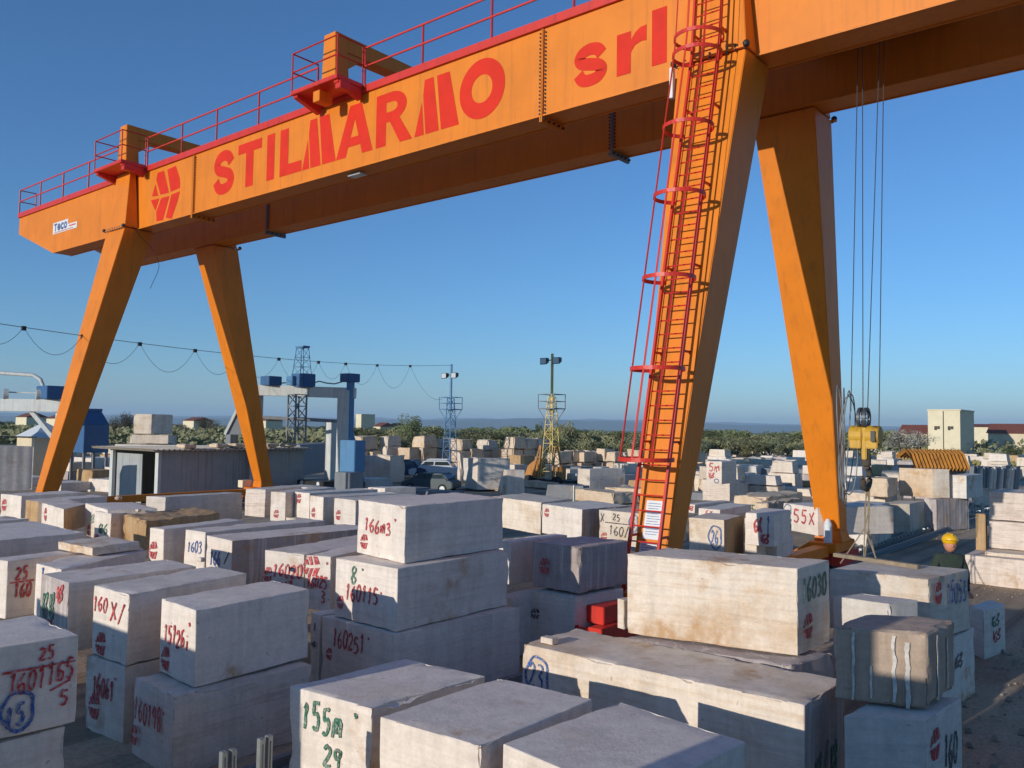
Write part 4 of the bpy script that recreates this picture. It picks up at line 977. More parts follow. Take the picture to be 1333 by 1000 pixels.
# grey steel posts at the bottom edge
for px, py, lab in ((291, 978, 'shorter pale steel post left at the bottom edge'), (303, 975, 'pale steel post with a bright cap at the bottom edge'), (340, 961, 'taller pale steel post of the right pair at the bottom edge'), (350, 957, 'tallest pale steel post with lit top at the bottom edge')):
    p = at(px, py, 1.25); m_ = MB(); m_.box(p.x - .035, p.x + .035, p.y - .03, p.y + .03, -.05, 1.25); m_.box(p.x - .045, p.x + .045, p.y - .005, p.y + .005, .2, 1.2)
    tag(m_.build('steel_post', 'galv', None, (p.x, p.y, 0), bevel=.006), lab, 'post', 'steel posts at the bottom edge')
# off-frame: the stacks behind the photographer, which shade the near rows
for x0, n, top in [(-16.3, 2, 2.95)] + [(-16.2 + 2.04 * k, 2, 2.95) for k in range(1, 3)] + [(-5.35 + 2.15 * k, 3, 4.0) for k in range(5)]:
    for q in range(n):
        z0 = top * q / n + .01; z1 = top * (q + 1) / n - .01
        P8 = [Vector((x0 + a, -2.6 + b_, z)) for z in (z0, z1) for a, b_ in ((0, 0), (2.16, 0), (2.16, 1.8), (0, 1.8))]
        stone_obj('stone_block', P8, 'white', 'pale block in the stacks behind the camera', group='blocks behind the camera', cell=.4)
m_ = MB(); m_.box(-5.42, -4.98, -1.3, -.9, 0, 5.2); m_.box(-5.6, -4.8, -1.5, -.7, -.05, .05)  # unseen column added to throw a narrow shadow on the right hand blocks
tag(m_.build('shadow_column', 'greysteel', None, (-5.2, -1.1, 0), bevel=.01), 'unseen tall grey column added behind the camera to cast a shadow', 'column')

#PART2

# ------------------------------------------------------------------ far yard: rough blocks
def rough(px, py, wd, hg, dp, kind, label, group, z0=0., yaw=None, name='stone_block'):
    c = at(px, py, z0) if not isinstance(px, Vector) else px
    dist = math.hypot(c.x, c.y)
    yaw = random.uniform(-.25, .25) if yaw is None else yaw
    cs, sn = math.cos(yaw), math.sin(yaw); tp = random.uniform(.86, .99)
    P8 = []
    for z, s_ in ((z0, 1.), (z0 + hg, tp)):
        for a, b_ in ((-.5, 0), (.5, 0), (.5, 1), (-.5, 1)):
            x = a * wd * s_; y = (b_ - .5) * dp * s_ + .5 * dp
            P8.append(Vector((c.x + x * cs - y * sn, c.y + x * sn + y * cs, z + (random.uniform(-.08, .08) * hg if z > z0 and kind.startswith('rough') else 0))))
    return stone_obj(name, P8, kind, label, 'stone block', group, cell=max(.18, dist * .0052), ampk=1.5 if kind.startswith('rough') else 1.)
# long bank of cream rubble blocks under the orchard (in courses)
GB = 'rough cream blocks banked up below the orchard'
for (x0, x1, yb, courses, lab) in ((455, 700, 623, 3, 'rough cream block in the bank between the parked cars and the orchard'),
                                   (700, 905, 624, 2, 'rough cream block in the bank behind the yellow light tower'),
                                   (905, 1110, 620, 1, 'low rough cream block in the far bank between the crane legs')):
    px = x0
    while px < x1:
        base = at(px, yb - 6 + random.uniform(-1.5, 1.5), 0); z = 0
        nC = courses - (random.random() < .18)
        wpx = random.uniform(13, 21)
        dist = base.dot(FW); wm = wpx * dist / FPX * 1.25
        for k in range(nC):
            h = random.uniform(1.0, 1.35)
            q = Vector((base.x + random.uniform(-.2, .2), base.y + k * .25, 0))
            rough(q, 0, wm * random.uniform(.85, 1.1), h, 2., random.choice(['rough', 'rough', 'rough2', 'cream' if False else 'rough']), lab, GB, z0=z, yaw=random.uniform(-.12, .12)); z += h
        px += wpx * .97
GY = 'pale stone blocks scattered across the middle of the yard'
spec = [ # px, base py, width, height, depth, kind, label
 (484, 628, 3.0, 2.1, 2, 'grey', 'dark faced grey slab standing beside the blue crane leg'),
 (497, 629, 1.6, 2.2, 2, 'rough2', 'sunlit rough slab right of the dark slab by the blue crane'),
 (605, 628, 1.6, 2.0, .8, 'grey', 'dark upright slab behind the small grey car'),
 (596, 629, .5, 2.4, .5, 'cream' if False else 'rough2', 'narrow sunlit upright stone beside the small grey car'),
 (613, 628, 1.2, 2.0, 1, 'rough2', 'small pale stone right of the dark upright slab'),
 (672, 618, 3.2, 1.3, 2, 'rough2', 'pale layered block left of the yellow light tower'),
 (684, 609, 3.8, 1.1, 2, 'rough2', 'long pale layered slab left of the yellow light tower'),
 (668, 625, 1.8, 2.2, 2, 'orange', 'orange stained boulder left of the yellow light tower'),
 (690, 618, 1.7, 1.7, 1.6, 'rough2', 'white boulder beside the orange stained one'),
 (745, 612, 6.0, 1.9, 3, 'rough', 'ragged cream boulder right of the yellow light tower'),
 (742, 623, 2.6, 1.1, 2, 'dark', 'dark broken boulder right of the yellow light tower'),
 (762, 621, 3.6, 1.0, 2, 'rough2', 'stepped pale slab in front of the ragged boulders'),
 (774, 611, 4.2, 1.2, 2, 'orange', 'rusty brown long block behind the grey faced block'),
 (797, 604, 4, 1.6, 2, 'rough2', 'tall pale boulder near the ladder cage'),
 (815, 612, 3, 1.7, 2, 'rough', 'cream boulder at the left of the ladder cage'),
 (822, 625, 2.4, 1.4, 2, 'rough2', 'pale boulder just left of the ladder foot'),
 (770, 655, 3.8, .8, 2.4, 'rough', 'low tan boulder with a lit top behind the red stamped block'),
 (812, 653, 3.2, .9, 2.4, 'rough', 'low yellowish boulder beside the ladder leg'),
 (694, 636, 3.2, .55, 1.4, 'rough', 'flat pile of broken stone before the light tower'),
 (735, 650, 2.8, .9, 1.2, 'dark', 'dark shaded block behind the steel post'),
 (945, 605, 5.5, 1.1, 2, 'orange', 'reddish brown slab behind the lettered blocks'),
 (917, 600, 5, 1.4, 2, 'rough2', 'pale slab in the far row left of the pair of round boulders'),
 (958, 608, 2.4, 1.2, 2, 'rough', 'yellow cream block behind the red lettered stack'),
 (971, 627, 2.0, 1.4, 2, 'grey', 'dark round backed block right of the red lettered stack'),
 (972, 593, 4.0, 1.9, 3, 'rough2', 'arched white boulder in the far row'),
 (990, 592, 2.2, 1.4, 2, 'rough2', 'small white pointed boulder in the far row'),
 (1002, 592, 1.4, 1.2, 2, 'rough2', 'smallest white boulder in the far row'),
 (1021, 592, 3.2, 1.8, 2, 'rough2', 'white tent shaped boulder in the far row'),
 (1037, 592, 2.3, 1.5, 2, 'rough2', 'pale boulder beside the tent shaped one'),
 (1052, 592, 2.4, 1.6, 2, 'rough2', 'pale boulder near the rear crane leg'),
 (988, 612, 2.6, 1.3, 2, 'rough2', 'upper round white block of the pale pair between the legs'),
 (990, 634, 1.7, .9, 1.6, 'white', 'lower pale block of the pair between the legs'),
 (1022, 612, 2.4, 1.2, 2, 'rough', 'yellowish block behind the dark row between the legs'),
 (1040, 613, 2.2, 1.3, 2, 'rough', 'tan block near the rear leg behind the dark row'),
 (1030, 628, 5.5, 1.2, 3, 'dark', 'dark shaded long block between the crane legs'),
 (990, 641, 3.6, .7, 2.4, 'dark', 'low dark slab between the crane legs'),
 (1028, 645, 3.0, .5, 2, 'warm', 'low yellow slab between the crane legs'),
 (1040, 634, 3.0, .5, 2, 'orange', 'low reddish slab between the crane legs'),
 (905, 640, 1.3, 1.2, 1.6, 'warm', 'pale block just right of the ladder leg'),
 (902, 651, 1.6, .5, 1.6, 'dark', 'dark low stone right of the ladder leg'),
 (1142, 612, 2.2, 1.3, 1.6, 'rough2', 'white boulder beyond the hanging slings'),
 (1160, 607, 2.4, 1.0, 1.6, 'rough', 'cream boulder beyond the hanging slings'),
 (1106, 629, 2.2, 1.5, 2, 'grey', 'grey block right behind the rear leg'),
 (1200, 650, 2.4, 1.0, 2, 'pink', 'pinkish grey block low behind the grooved block'),
 (1283, 660, 1.5, 1.2, 1.4, 'rough2', 'small pale block between the rails and the right stack'),
]
for px, py, wd, hg, dp, kind, lab in spec: rough(px, py, wd, hg, dp, kind, lab, GY)
# two tall grey faced slabs in the middle
for (L, C, Rr, zt, zb, kd, lab) in (((612, 596), (622, 597), (664, 597), 2.35, .15, 'grey', 'big tilted block with a smooth grey face behind the tall stack'),
                                ((655, 611), (660, 612), (683, 612), 1.75, .15, 'grey', 'smaller grey faced block right of the big tilted one'),
                                ((752, 610), (768, 611), (814, 610), 1.7, .1, 'grey', 'wide blue grey faced block left of the ladder')):
    block(lab, L, C, Rr, zt, zb, kd, (), GY, mat2={'F': 'cream2'}, lean=.5 if 'tilted' in lab else 0)
# grey slab stack far left
block('long grey slabs stacked behind the left crane leg', (-60, 580), (-30, 581), (44, 581), 3.2, .9, 'grey', (), GY, groove='S', cell=.15)
block('big rough dark wall like block at the end of the shed', (372, 578), (391, 579), (441, 576), 3.15, .9, 'dark', (), GY)
for i, (px, py, w_, h_) in enumerate(((122, 617, 2.6, 1.4), (140, 632, 2.2, 1.3), (108, 622, 1.8, 1.6), (128, 640, 2.6, .8), (20, 632, 3., .6), (66, 640, 2.4, .6))):
    rough(px, py, w_, h_, 2, 'white', ['white block behind the red foot of the left leg', 'grooved white block left of the shed door', 'pale block beside the blue hopper', 'low pale slab left of the shed', 'low stone under the grey slabs', 'low slab at the foot of the left leg'][i], GY)
for pa, pb, za, zb_, kd, lab in ((168, 220, 3.0, 3.72, 'rough2', 'rough stones carrying the propped block above the shed roof'), (150, 232, 0., 2.98, 'grey', 'tall pile block behind the doorway end of the shed')):
    a, b_ = atD(pa, 560, 60.), atD(pb, 560, 60.); a.z = b_.z = 0; d = b_ - a; n = Vector((-d.y, d.x, 0)).normalized() * 1.6
    stone_obj('stone_block', [p + Vector((0, 0, z)) for z in (za, zb_) for p in (a, b_, b_ + n, a + n)], kd, lab, 'stone block', GY, .25)
a, b_ = atD(174, 560, 60.), atD(197, 560, 60.); a.z = b_.z = 0; d = b_ - a; n = Vector((-d.y, d.x, 0)).normalized() * 2.2 + d * .5
stone_obj('stone_block', [p + Vector((0, 0, z)) for z, kk_ in ((3.74, 0),) for p in (a, b_, b_ + n, a + n)] + [p + Vector((0, 0, 5.15)) for p in (a - d * .05, b_, b_ + n, a + n - d * .05)], 'warm', 'pale tilted block propped up above the shed roof', 'stone block', GY, .25)
# pale rubble over the right hand field
GR2 = 'broken pale stone strewn over the field on the right'
for k in range(46):
    px = random.uniform(1098, 1345); py = random.choice([random.uniform(574, 584), random.uniform(586, 600)])
    if 1165 < px < 1262 and py > 584: continue
    w_ = random.uniform(1.5, 4.5)
    rough(px, py, w_, random.uniform(.6, 1.3), 2, random.choice(['rough2', 'rough2', 'white', 'rough']), 'pale rough stone strewn over the field below the farm houses', GR2)
for px, py, w_, lab in ((1220, 577, 9, 'long brick red stone pile below the farm houses'), (926, 583, 7, 'long brick red stone pile left of the far boulders')):
    rough(px, py, w_, 1.3, 2, 'orange', lab, GR2)
# rack of upright slabs on the right
for k in range(13):
    px = 1262 + k * 4.6; p = at(px, 652 - k * .6, 0)
    P8 = [Vector((p.x + a, p.y + b_, z)) for z in (0, 2.35 - .02 * k + random.uniform(-.1, .1)) for a, b_ in ((-.16, 0), (.16, 0), (.16, 1.9), (-.16, 1.9))]
    for q in P8[4:]: q.x += .18
    stone_obj('stone_slab', P8, random.choice(['grey', 'dark', 'white']), 'upright grey slab leaning in the long rack on the right', 'stone block' if False else 'stone slab', 'grey slabs leaning upright in the rack on the right', cell=.3)
# mid distance ordinary sawn blocks filling the left and centre yard
GM = 'more pale blocks further back in the yard'
for (px, py, w_, h_, kd, lab) in ((470, 640, 2.2, .9, 'white', 'white block right of the blue crane foot'), (520, 645, 2.2, .5, 'dark', 'dark low stone left of the small grey car'),
        (640, 640, 3., .35, 'rough', 'flat rubble heap below the big tilted block'), (560, 648, 3., .4, 'dark', 'dark rubble heap below the small grey car'),
        (865, 640, 2.5, 1.1, 'white', 'pale block hidden behind the ladder leg'), (1080, 650, 2.5, 1.2, 'white', 'pale block behind the rear leg foot'),
        (1125, 665, 2.2, .9, 'grey', 'grey block by the slings near the track')):
    rough(px, py, w_, h_, 2, kd, lab, GM)

# more blocks filling the yard behind, wherever there is room
AABB = [(min(q[0] for q in f), max(q[0] for q in f), min(q[1] for q in f), max(q[1] for q in f)) for _, f, _, _ in FOOT]
AABB += [(-10.9, -8.6, -99, 99), (-42.2, -39.6, -99, 99), (-52, -43, 22, 35), (-63, -52, 52, 62), (-48, -42, 43, 48), (-42, -32, 46, 51)]
FILL = [(885, 1105, 598, 652, 70, 'pale sawn block packed in the yard between the crane legs and the orchard'), (1095, 1340, 597, 632, 46, 'pale sawn block packed in the right hand yard before the field'),
        (640, 850, 606, 648, 44, 'pale sawn block packed in the yard around the yellow light tower'), (445, 640, 604, 616, 26, 'pale sawn block packed before the bank of cream blocks'), (0, 200, 592, 640, 34, 'pale sawn block packed in the yard behind the left crane legs')]
for x0, x1, y0, y1, n, lab in FILL:
    got = tries = 0
    while got < n and tries < 3000:
        tries += 1; px = random.uniform(x0, x1); py = y0 + (y1 - y0) * random.random() ** 1.4; p = at(px, py, 0)
        w_, d_, h_ = random.uniform(1.6, 3.0), random.uniform(1.4, 2.4), random.uniform(.8, 1.35)
        bb = (p.x - w_ / 2 - .15, p.x + w_ / 2 + .15, p.y - .15, p.y + d_ + .15)
        if any(bb[0] < q[1] and bb[1] > q[0] and bb[2] < q[3] and bb[3] > q[2] for q in AABB): continue
        AABB.append(bb); got += 1
        kd = random.choice(['white', 'white', 'warm', 'grey', 'saw', 'rough2', 'rough2', 'rough', 'orange', 'pink'])
        rough(p, 0, w_, h_, d_, kd, lab, GY, yaw=random.uniform(-.08, .08))
        if random.random() < .3 and py > y0 + 8: rough(Vector((p.x, p.y + .1, 0)), 0, w_ * .85, h_ * .8, d_ * .8, random.choice(['white', 'warm', 'rough2']), lab, GY, z0=h_, yaw=random.uniform(-.08, .08))

# ------------------------------------------------------------------ trees
def crown(mb, c, rx, ry, rz, n, s, r_=random):
    lumps = [(Vector((r_.uniform(-.55, .55) * rx, r_.uniform(-.55, .55) * ry, r_.uniform(-.45, .55) * rz)), r_.uniform(.35, .6)) for _ in range(11)]
    for _ in range(n):
        o, q = r_.choice(lumps)
        d = Vector((r_.gauss(0, 1), r_.gauss(0, 1), r_.gauss(0, 1))).normalized() * (r_.random() ** .4) * q
        p = Vector(c) + o + Vector((d.x * rx, d.y * ry, d.z * rz))
        a = Vector((r_.gauss(0, 1), r_.gauss(0, 1), r_.gauss(0, 1))).normalized(); b_ = a.orthogonal().normalized(); k = s * r_.uniform(.6, 1.4)
        mb.add([p - a * k, p + b_ * k * .5, p + a * k, p - b_ * k * .5], [(0, 1, 2, 3)])
def tree_mesh(seed, kind):
    r_ = random.Random(seed); t = MB(); c = MB()
    if kind == 'bare':
        def br(p, d, l, r, dep):
            q = p + d * l; t.tube(p, q, r, 5, r * .65)
            if dep:
                for _ in range(3):
                    nd = (d + Vector((r_.uniform(-.7, .7), r_.uniform(-.7, .7), r_.uniform(-.1, .5)))).normalized(); br(q, nd, l * .68, r * .6, dep - 1)
        br(Vector((0, 0, -.2)), Vector((0, 0, 1)), 1.6, .12, 4)
        crown(c, (0, 0, 3.0), 1.9, 1.9, 1.6, 900, .10, r_)
        return t, c
    h = {'olive': 1.2, 'bush': .5, 'tall': 2.}[kind]
    t.tube((0, 0, -.3), (.1, .05, h), .22, 7, .15)
    rx, rz = {'olive': (2.4, 1.6), 'bush': (2.6, 1.4), 'tall': (2.6, 2.6)}[kind]
    for k in range(6):
        a = k * 1.05 + r_.uniform(-.3, .3); t.tube((.1, .05, h * .9), (math.cos(a) * rx * .5, math.sin(a) * rx * .5, h + rz * r_.uniform(.6, 1.3)), .09, 5, .03)
    crown(c, (0, 0, h + rz * .95), rx, rx, rz, 1500 if kind != 'tall' else 2400, .17, r_)
    return t, c
PROTO = {}
def tree(kind, px, py, h, label, group, matn='olive', wx=1., pos=None, nm='tree', cat='tree'):
    p = pos or at(px, py, 0); v = random.randrange(3); key = (kind, v, matn)
    H0 = {'olive': 4.2, 'bush': 3.2, 'tall': 7.0, 'bare': 4.6}[kind]
    root = thing(nm, label, cat, (p.x, p.y, p.z), group); sc = h / H0
    root.rotation_euler.z = random.uniform(0, 6.28); root.scale = (sc * wx, sc * wx, sc)
    if key not in PROTO:
        t, c = tree_mesh(hash((kind, v)) % 1000 if False else {'olive': 10, 'bush': 20, 'tall': 30, 'bare': 40}[kind] + v, kind)
        o1 = t.build('trunk', 'bark', None, (0, 0, 0)); o2 = c.build('crown', matn, None, (0, 0, 0))
        PROTO[key] = (o1, o2); o1.parent = root; o2.parent = root
    else:
        for o in PROTO[key]: q = o.copy(); COL.objects.link(q); q.parent = root
    return root
GT = 'trees of the orchard beyond the far blocks'
for (x0, x1, yb, step, hh, kd, mt_, lab) in (
     (455, 1100, 597, 11.5, 3.3, 'olive', 'olive', 'grey green olive tree in the front row of the orchard beyond the far blocks'),
     (450, 1110, 589, 10.5, 3.9, 'olive', 'olive', 'olive tree in the middle rows of the orchard beyond the far blocks'),
     (440, 1120, 582, 10.0, 4.4, 'bush', 'green', 'bushy tree in the back rows of the orchard beyond the far blocks'),
     (-10, 450, 577, 15, 3.3, 'bush', 'olive', 'scrubby tree on the low rise behind the shed and the left leg'),
     (-10, 450, 569, 13, 4.0, 'bush', 'green', 'dark scrubby tree far behind the shed and the left leg')):
    px = x0
    while px < x1:
        tree(kd, px, yb - (2.2 if px < 450 else 0) + random.uniform(-1.5, 1.5) + (px - 666) * .010, hh * random.uniform(.75, 1.15), lab, GT, mt_, random.uniform(1., 1.35)); px += step * random.uniform(.75, 1.25)
tree('tall', 533, 590, 6.6, 'rounded dark green tree standing above the orchard left of the blue tower', None, 'green', 1.05)
tree('tall', 738, 592, 6.2, 'thin pale green tree right of the yellow light tower', None, 'olive', .8)
tree('tall', 701, 582, 6.6, 'lone umbrella topped tree left of the yellow light tower', None, 'green', .5)
for k, (px, py, h) in enumerate(((158, 577, 7.5), (150, 578, 6.), (167, 577, 7.), (210, 574, 6), (262, 573, 7), (268, 573, 6.5), (276, 574, 6), (238, 575, 5))):
    tree('bare', px, py, h, 'thin bare tree on the skyline behind the shed', 'bare trees on the skyline behind the shed', 'twig', .8)
for px, py, h in ((1172, 597, 5.0), (1184, 598, 5.6), (1198, 597, 5.2), (1212, 594, 4.6), (1228, 593, 4.2), (1243, 592, 3.8), (1164, 595, 4.4)):
    tree('bare', px, py, h, 'pale blossoming tree in the row before the cream farm house', 'blossoming trees before the cream farm house', 'blossom', 1.5)
for px, py, h, lab in ((1148, 590, 5.5, 'green tree left of the blossoming row'), (1160, 588, 5.0, 'second green tree left of the blossoming row'), (1272, 585, 5.5, 'dark dense hedge tree right of the farm house'), (1280, 585, 5., 'dark hedge tree beside the long barn'), (1264, 585, 5.2, 'dark hedge tree at the corner of the farm house'),
                       (1303, 585, 3.6, 'small round tree before the long barn'), (1322, 586, 3.8, 'second small tree before the long barn'), (1318, 601, 2.6, 'low dark bush among the pale rubble on the right'), (1140, 583, 3.5, 'far tree behind the hanging hoses'), (1125, 583, 3.5, 'far tree behind the hook block')):
    tree('bush', px, py, h, lab, None, 'green', .9)
far = MB(); rr = random.Random(5)
for k in range(5200):
    px = rr.uniform(-40, 1380); D = rr.uniform(190, 420); d = ray(px, 560); d.z = 0; d.normalize(); p = d * D; hgt = rr.uniform(1.2, 3.6)
    for _ in range(9):
        q = p + Vector((rr.gauss(0, 1.6), rr.gauss(0, 1.6), rr.uniform(.2, hgt))); a = Vector((rr.gauss(0, 1), rr.gauss(0, 1), rr.gauss(0, 1))).normalized() * rr.uniform(.3, .75); b_ = a.orthogonal().normalized() * a.length * .7
        far.add([q - a, q + b_, q + a, q - b_], [(0, 1, 2, 3)])
tag(far.build('distant_woodland', 'olive'), 'far-off scrub and woodland between the yard and the hills', 'woodland', kind='stuff')
gr = MB()
for k in range(9000):
    px = rr.uniform(1090, 1370); py = rr.uniform(590, 612) if rr.random() < .6 else rr.uniform(578, 590); p = at(px, py, 0); a = rr.uniform(0, 6.28); s_ = rr.uniform(.1, .3); h_ = rr.uniform(.15, .45)
    gr.add([p + Vector((math.cos(a) * s_, math.sin(a) * s_, 0)), p - Vector((math.cos(a) * s_, math.sin(a) * s_, 0)), p + Vector((rr.uniform(-.2, .2), rr.uniform(-.2, .2), h_))], [(0, 1, 2)])
m_, t_, b_ = nodes('dry_grass', .9); b_.inputs['Base Color'].default_value = (.33, .27, .10, 1); MT['drygrass'] = m_
gv_ = MB()
for k in range(5200):
    if rr.random() < .6: x, y = rr.uniform(-3.4, 3.5), rr.uniform(6, 34)
    else: x, y = rr.uniform(-40, 2), rr.uniform(9, 48)
    s_ = rr.uniform(.01, .03) if rr.random() < .95 else rr.uniform(.03, .08); q = Vector((x, y, s_ * .2 + .03)); vs = []
    for a in ((-1, -1, -.6), (1, -.8, -.6), (.8, 1, -.6), (-1, .8, -.6), (-.5, -.6, .6), (.6, -.4, .5), (.4, .6, .7), (-.6, .4, .5)): vs.append(q + Vector([c_ * s_ * rr.uniform(.6, 1.2) for c_ in a]))
    gv_.hexa(vs[:4], vs[4:])
tag(gv_.build('gravel', 'gravelstone'), 'stone chips and gravel scattered over the dirt', 'gravel', kind='stuff')
tag(gr.build('dry_grass', 'drygrass'), 'dry ochre grass on the field at the right', 'grass', kind='stuff')

# ------------------------------------------------------------------ buildings
def house(name, label, pxl, pxr, py, dist, z0, z1, dp, wallm, roof=0, wins=(), rm='roof', cat='house'):
    a = atD(pxl, py, dist); b_ = atY(pxr, py, a.y); a.z = b_.z = 0
    d = (b_ - a).normalized(); n = Vector((-d.y, d.x, 0)); L_ = (b_ - a).length
    root = thing(name, label, cat, (a.x, a.y, 0))
    w_ = MB(); P_ = [a, b_, b_ + n * dp, a + n * dp]
    w_.hexa([p + Vector((0, 0, -.5)) for p in P_], [p + Vector((0, 0, z1)) for p in P_]); w_.build('wall', wallm, root)
    r_ = MB(); e = .35
    if roof:
        A, B_, C_, D_ = a - d * e - n * e, b_ + d * e - n * e, b_ + d * e + n * (dp + e), a - d * e + n * (dp + e)
        m1, m2 = (A + D_) / 2, (B_ + C_) / 2; up = lambda p, z: Vector((p.x, p.y, z))
        r_.add([up(A, z1 + .004), up(B_, z1 + .004), up(C_, z1 + .004), up(D_, z1 + .004), up(m1, z1 + roof), up(m2, z1 + roof)], [(3, 2, 1, 0), (0, 1, 5, 4), (2, 3, 4, 5), (1, 2, 5), (3, 0, 4)])
        r_.build('roof', rm, root)
    else:
        for p, q in ((P_[0], P_[1]), (P_[1], P_[2]), (P_[2], P_[3]), (P_[3], P_[0])):
            r_.beam(p + Vector((0, 0, z1 + .13)), q + Vector((0, 0, z1 + .13)), .3, .25)
        r_.build('parapet', wallm, root)
    for u, v, ww, wh, kd in wins:
        p = a + d * (u * L_) + Vector((0, 0, v)); m3 = MB()
        m3.hexa([p - n * .03, p + d * ww - n * .03, p + d * ww + n * .02, p + n * .02], [p - n * .03 + Vector((0, 0, wh)), p + d * ww - n * .03 + Vector((0, 0, wh)), p + d * ww + n * .02 + Vector((0, 0, wh)), p + n * .02 + Vector((0, 0, wh))])
        m3.build('window' if kd == 'w' else 'downpipe', 'bark', root)
    return root
house('farm_house', 'cream two storey block house with flat roof on the right skyline', 1208, 1250, 560, 170, 0, 9.3, 13, 'plaster', 0,
      [(.2, 5.4, .5, .8, 'w'), (.29, 5.6, .5, .6, 'w'), (.62, 5.4, .5, .8, 'w'), (.71, 5.6, .5, .6, 'w'), (.47, 0, .18, 9.2, 'd')])
house('barn', 'low red roofed barn left of the cream block house', 1170, 1207, 560, 185, 0, 4.6, 8, 'plaster2', 2.0)
house('barn', 'long red roofed barn at the right edge of the skyline', 1286, 1375, 560, 190, 0, 5.0, 9, 'plaster2', 2.2, [(.3, 1.5, .8, 1, 'w'), (.5, 1.5, .8, 1, 'w')])
house('farm_house', 'pale low house between the block house and the long barn', 1263, 1288, 560, 215, 0, 6.6, 8, 'plaster', .8)
for pxl, pxr, D_, z1, rf, lab in ((428, 440, 300, 5, 1.5, 'small far house with a red roof left of the round tree'), (463, 470, 330, 9, 0, 'small white far building beside the blue crane'), (486, 495, 320, 4.5, 1.5, 'tiny far house behind the orchard'), (336, 346, 300, 6, 1.2, 'tiny far house seen through the left crane legs'),
                              (60, 76, 260, 5.5, 1.5, 'far house with tiled roof left of the left crane leg'), (20, 34, 300, 6, 1.5, 'far house at the left edge of the skyline'), (238, 252, 280, 5.5, 1.2, 'far roofs behind the shed'), (505, 512, 340, 5, 1, 'tiny pale far house left of the round tree')):
    house('farm_house', lab, pxl, pxr, 556, D_, 0, z1, 7, 'plaster', rf)

# ------------------------------------------------------------------ shed with corrugated roof
sX1 = -44.1; sX0 = -49.6; sY0 = 23.5; sY1 = 33.2; sh_ = thing('storage_shed', 'long low grey shed with corrugated roof behind the left crane legs', 'shed', ((sX0 + sX1) / 2, (sY0 + sY1) / 2, 0))
m_ = MB(); m_.box(sX1 - .15, sX1, sY0 + .2, sY1, -.05, 2.95); m_.box(sX0, sX0 + .15, sY0 + .2, sY1, -.05, 2.95); m_.box(sX0 + .154, sX1 - .154, sY1 - .15, sY1, -.05, 2.95); m_.build('wall', 'shedwall', sh_)
m_ = MB(); m_.box(sX1 - .3, sX1 + .04, sY0, sY0 + .18, -.05, 2.95); m_.build('post', 'white_paint', sh_); m_ = MB(); m_.box(sX0 - .04, sX0 + .3, sY0, sY0 + .18, -.05, 2.95); m_.build('post', 'white_paint', sh_)
m_ = MB(); m_.box(sX0 + .3, sX1 - 2.2, sY0 + .25, sY0 + .31, 0, 2.75); m_.build('door', 'shedwall', sh_)
m_ = MB()
n_ = 34; ya, yb = sY0 - .6, sY1 + .2; k_ = 6
vt = []; 
for i in range(n_ * k_ + 1):
    y = ya + (yb - ya) * i / (n_ * k_); zc = .045 * math.cos(i / k_ * 2 * math.pi)
    for x, z in ((sX0 - 1.2, 3.02), (sX1 + .55, 3.02)): vt += [(x, y, z + .05 + zc), (x, y, z + zc)]
fs = []
for i in range(n_ * k_): a = 4 * i; b_ = a + 4; fs += [(a, a + 2, b_ + 2, b_), (a + 1, b_ + 1, b_ + 3, a + 3), (a + 2, a + 3, b_ + 3, b_ + 2), (a, b_, b_ + 1, a + 1)]
m_.add(vt, fs); m_.build('roof', 'shedroof', sh_, smooth=30)
for y in (25, 27, 28.2, 30.4, 31.8): 
    chp = at(0, 0, 0); P8 = [Vector((sX1 + .1 + a, y + b_, 3.12 + h)) for h in (0, .28) for a, b_ in ((-.5, -.3), (.4, -.3), (.4, .5), (-.5, .5))]
    stone_obj('stone_chip', P8, 'rough', 'pale stone weight lying on the shed roof', 'stone chip', 'stones weighing down the shed roof', .12, ampk=.5)

# ------------------------------------------------------------------ blue and white machines
def lattice(mb, x, y, z0, z1, w0, w1, nseg, r=.035):
    for i in range(nseg):
        za, zb_ = z0 + (z1 - z0) * i / nseg, z0 + (z1 - z0) * (i + 1) / nseg; wa, wb_ = w0 + (w1 - w0) * i / nseg, w0 + (w1 - w0) * (i + 1) / nseg
        ca = [Vector((x + sx * wa / 2, y + sy * wa / 2, za)) for sx, sy in ((-1, -1), (1, -1), (1, 1), (-1, 1))]; cb_ = [Vector((x + sx * wb_ / 2, y + sy * wb_ / 2, zb_)) for sx, sy in ((-1, -1), (1, -1), (1, 1), (-1, 1))]
        for k in range(4):
            mb.beam(ca[k], cb_[k], r * 1.6); mb.beam(ca[k], cb_[(k + 1) % 4], r) if i % 2 else mb.beam(ca[(k + 1) % 4], cb_[k], r); mb.beam(cb_[k], cb_[(k + 1) % 4], r)
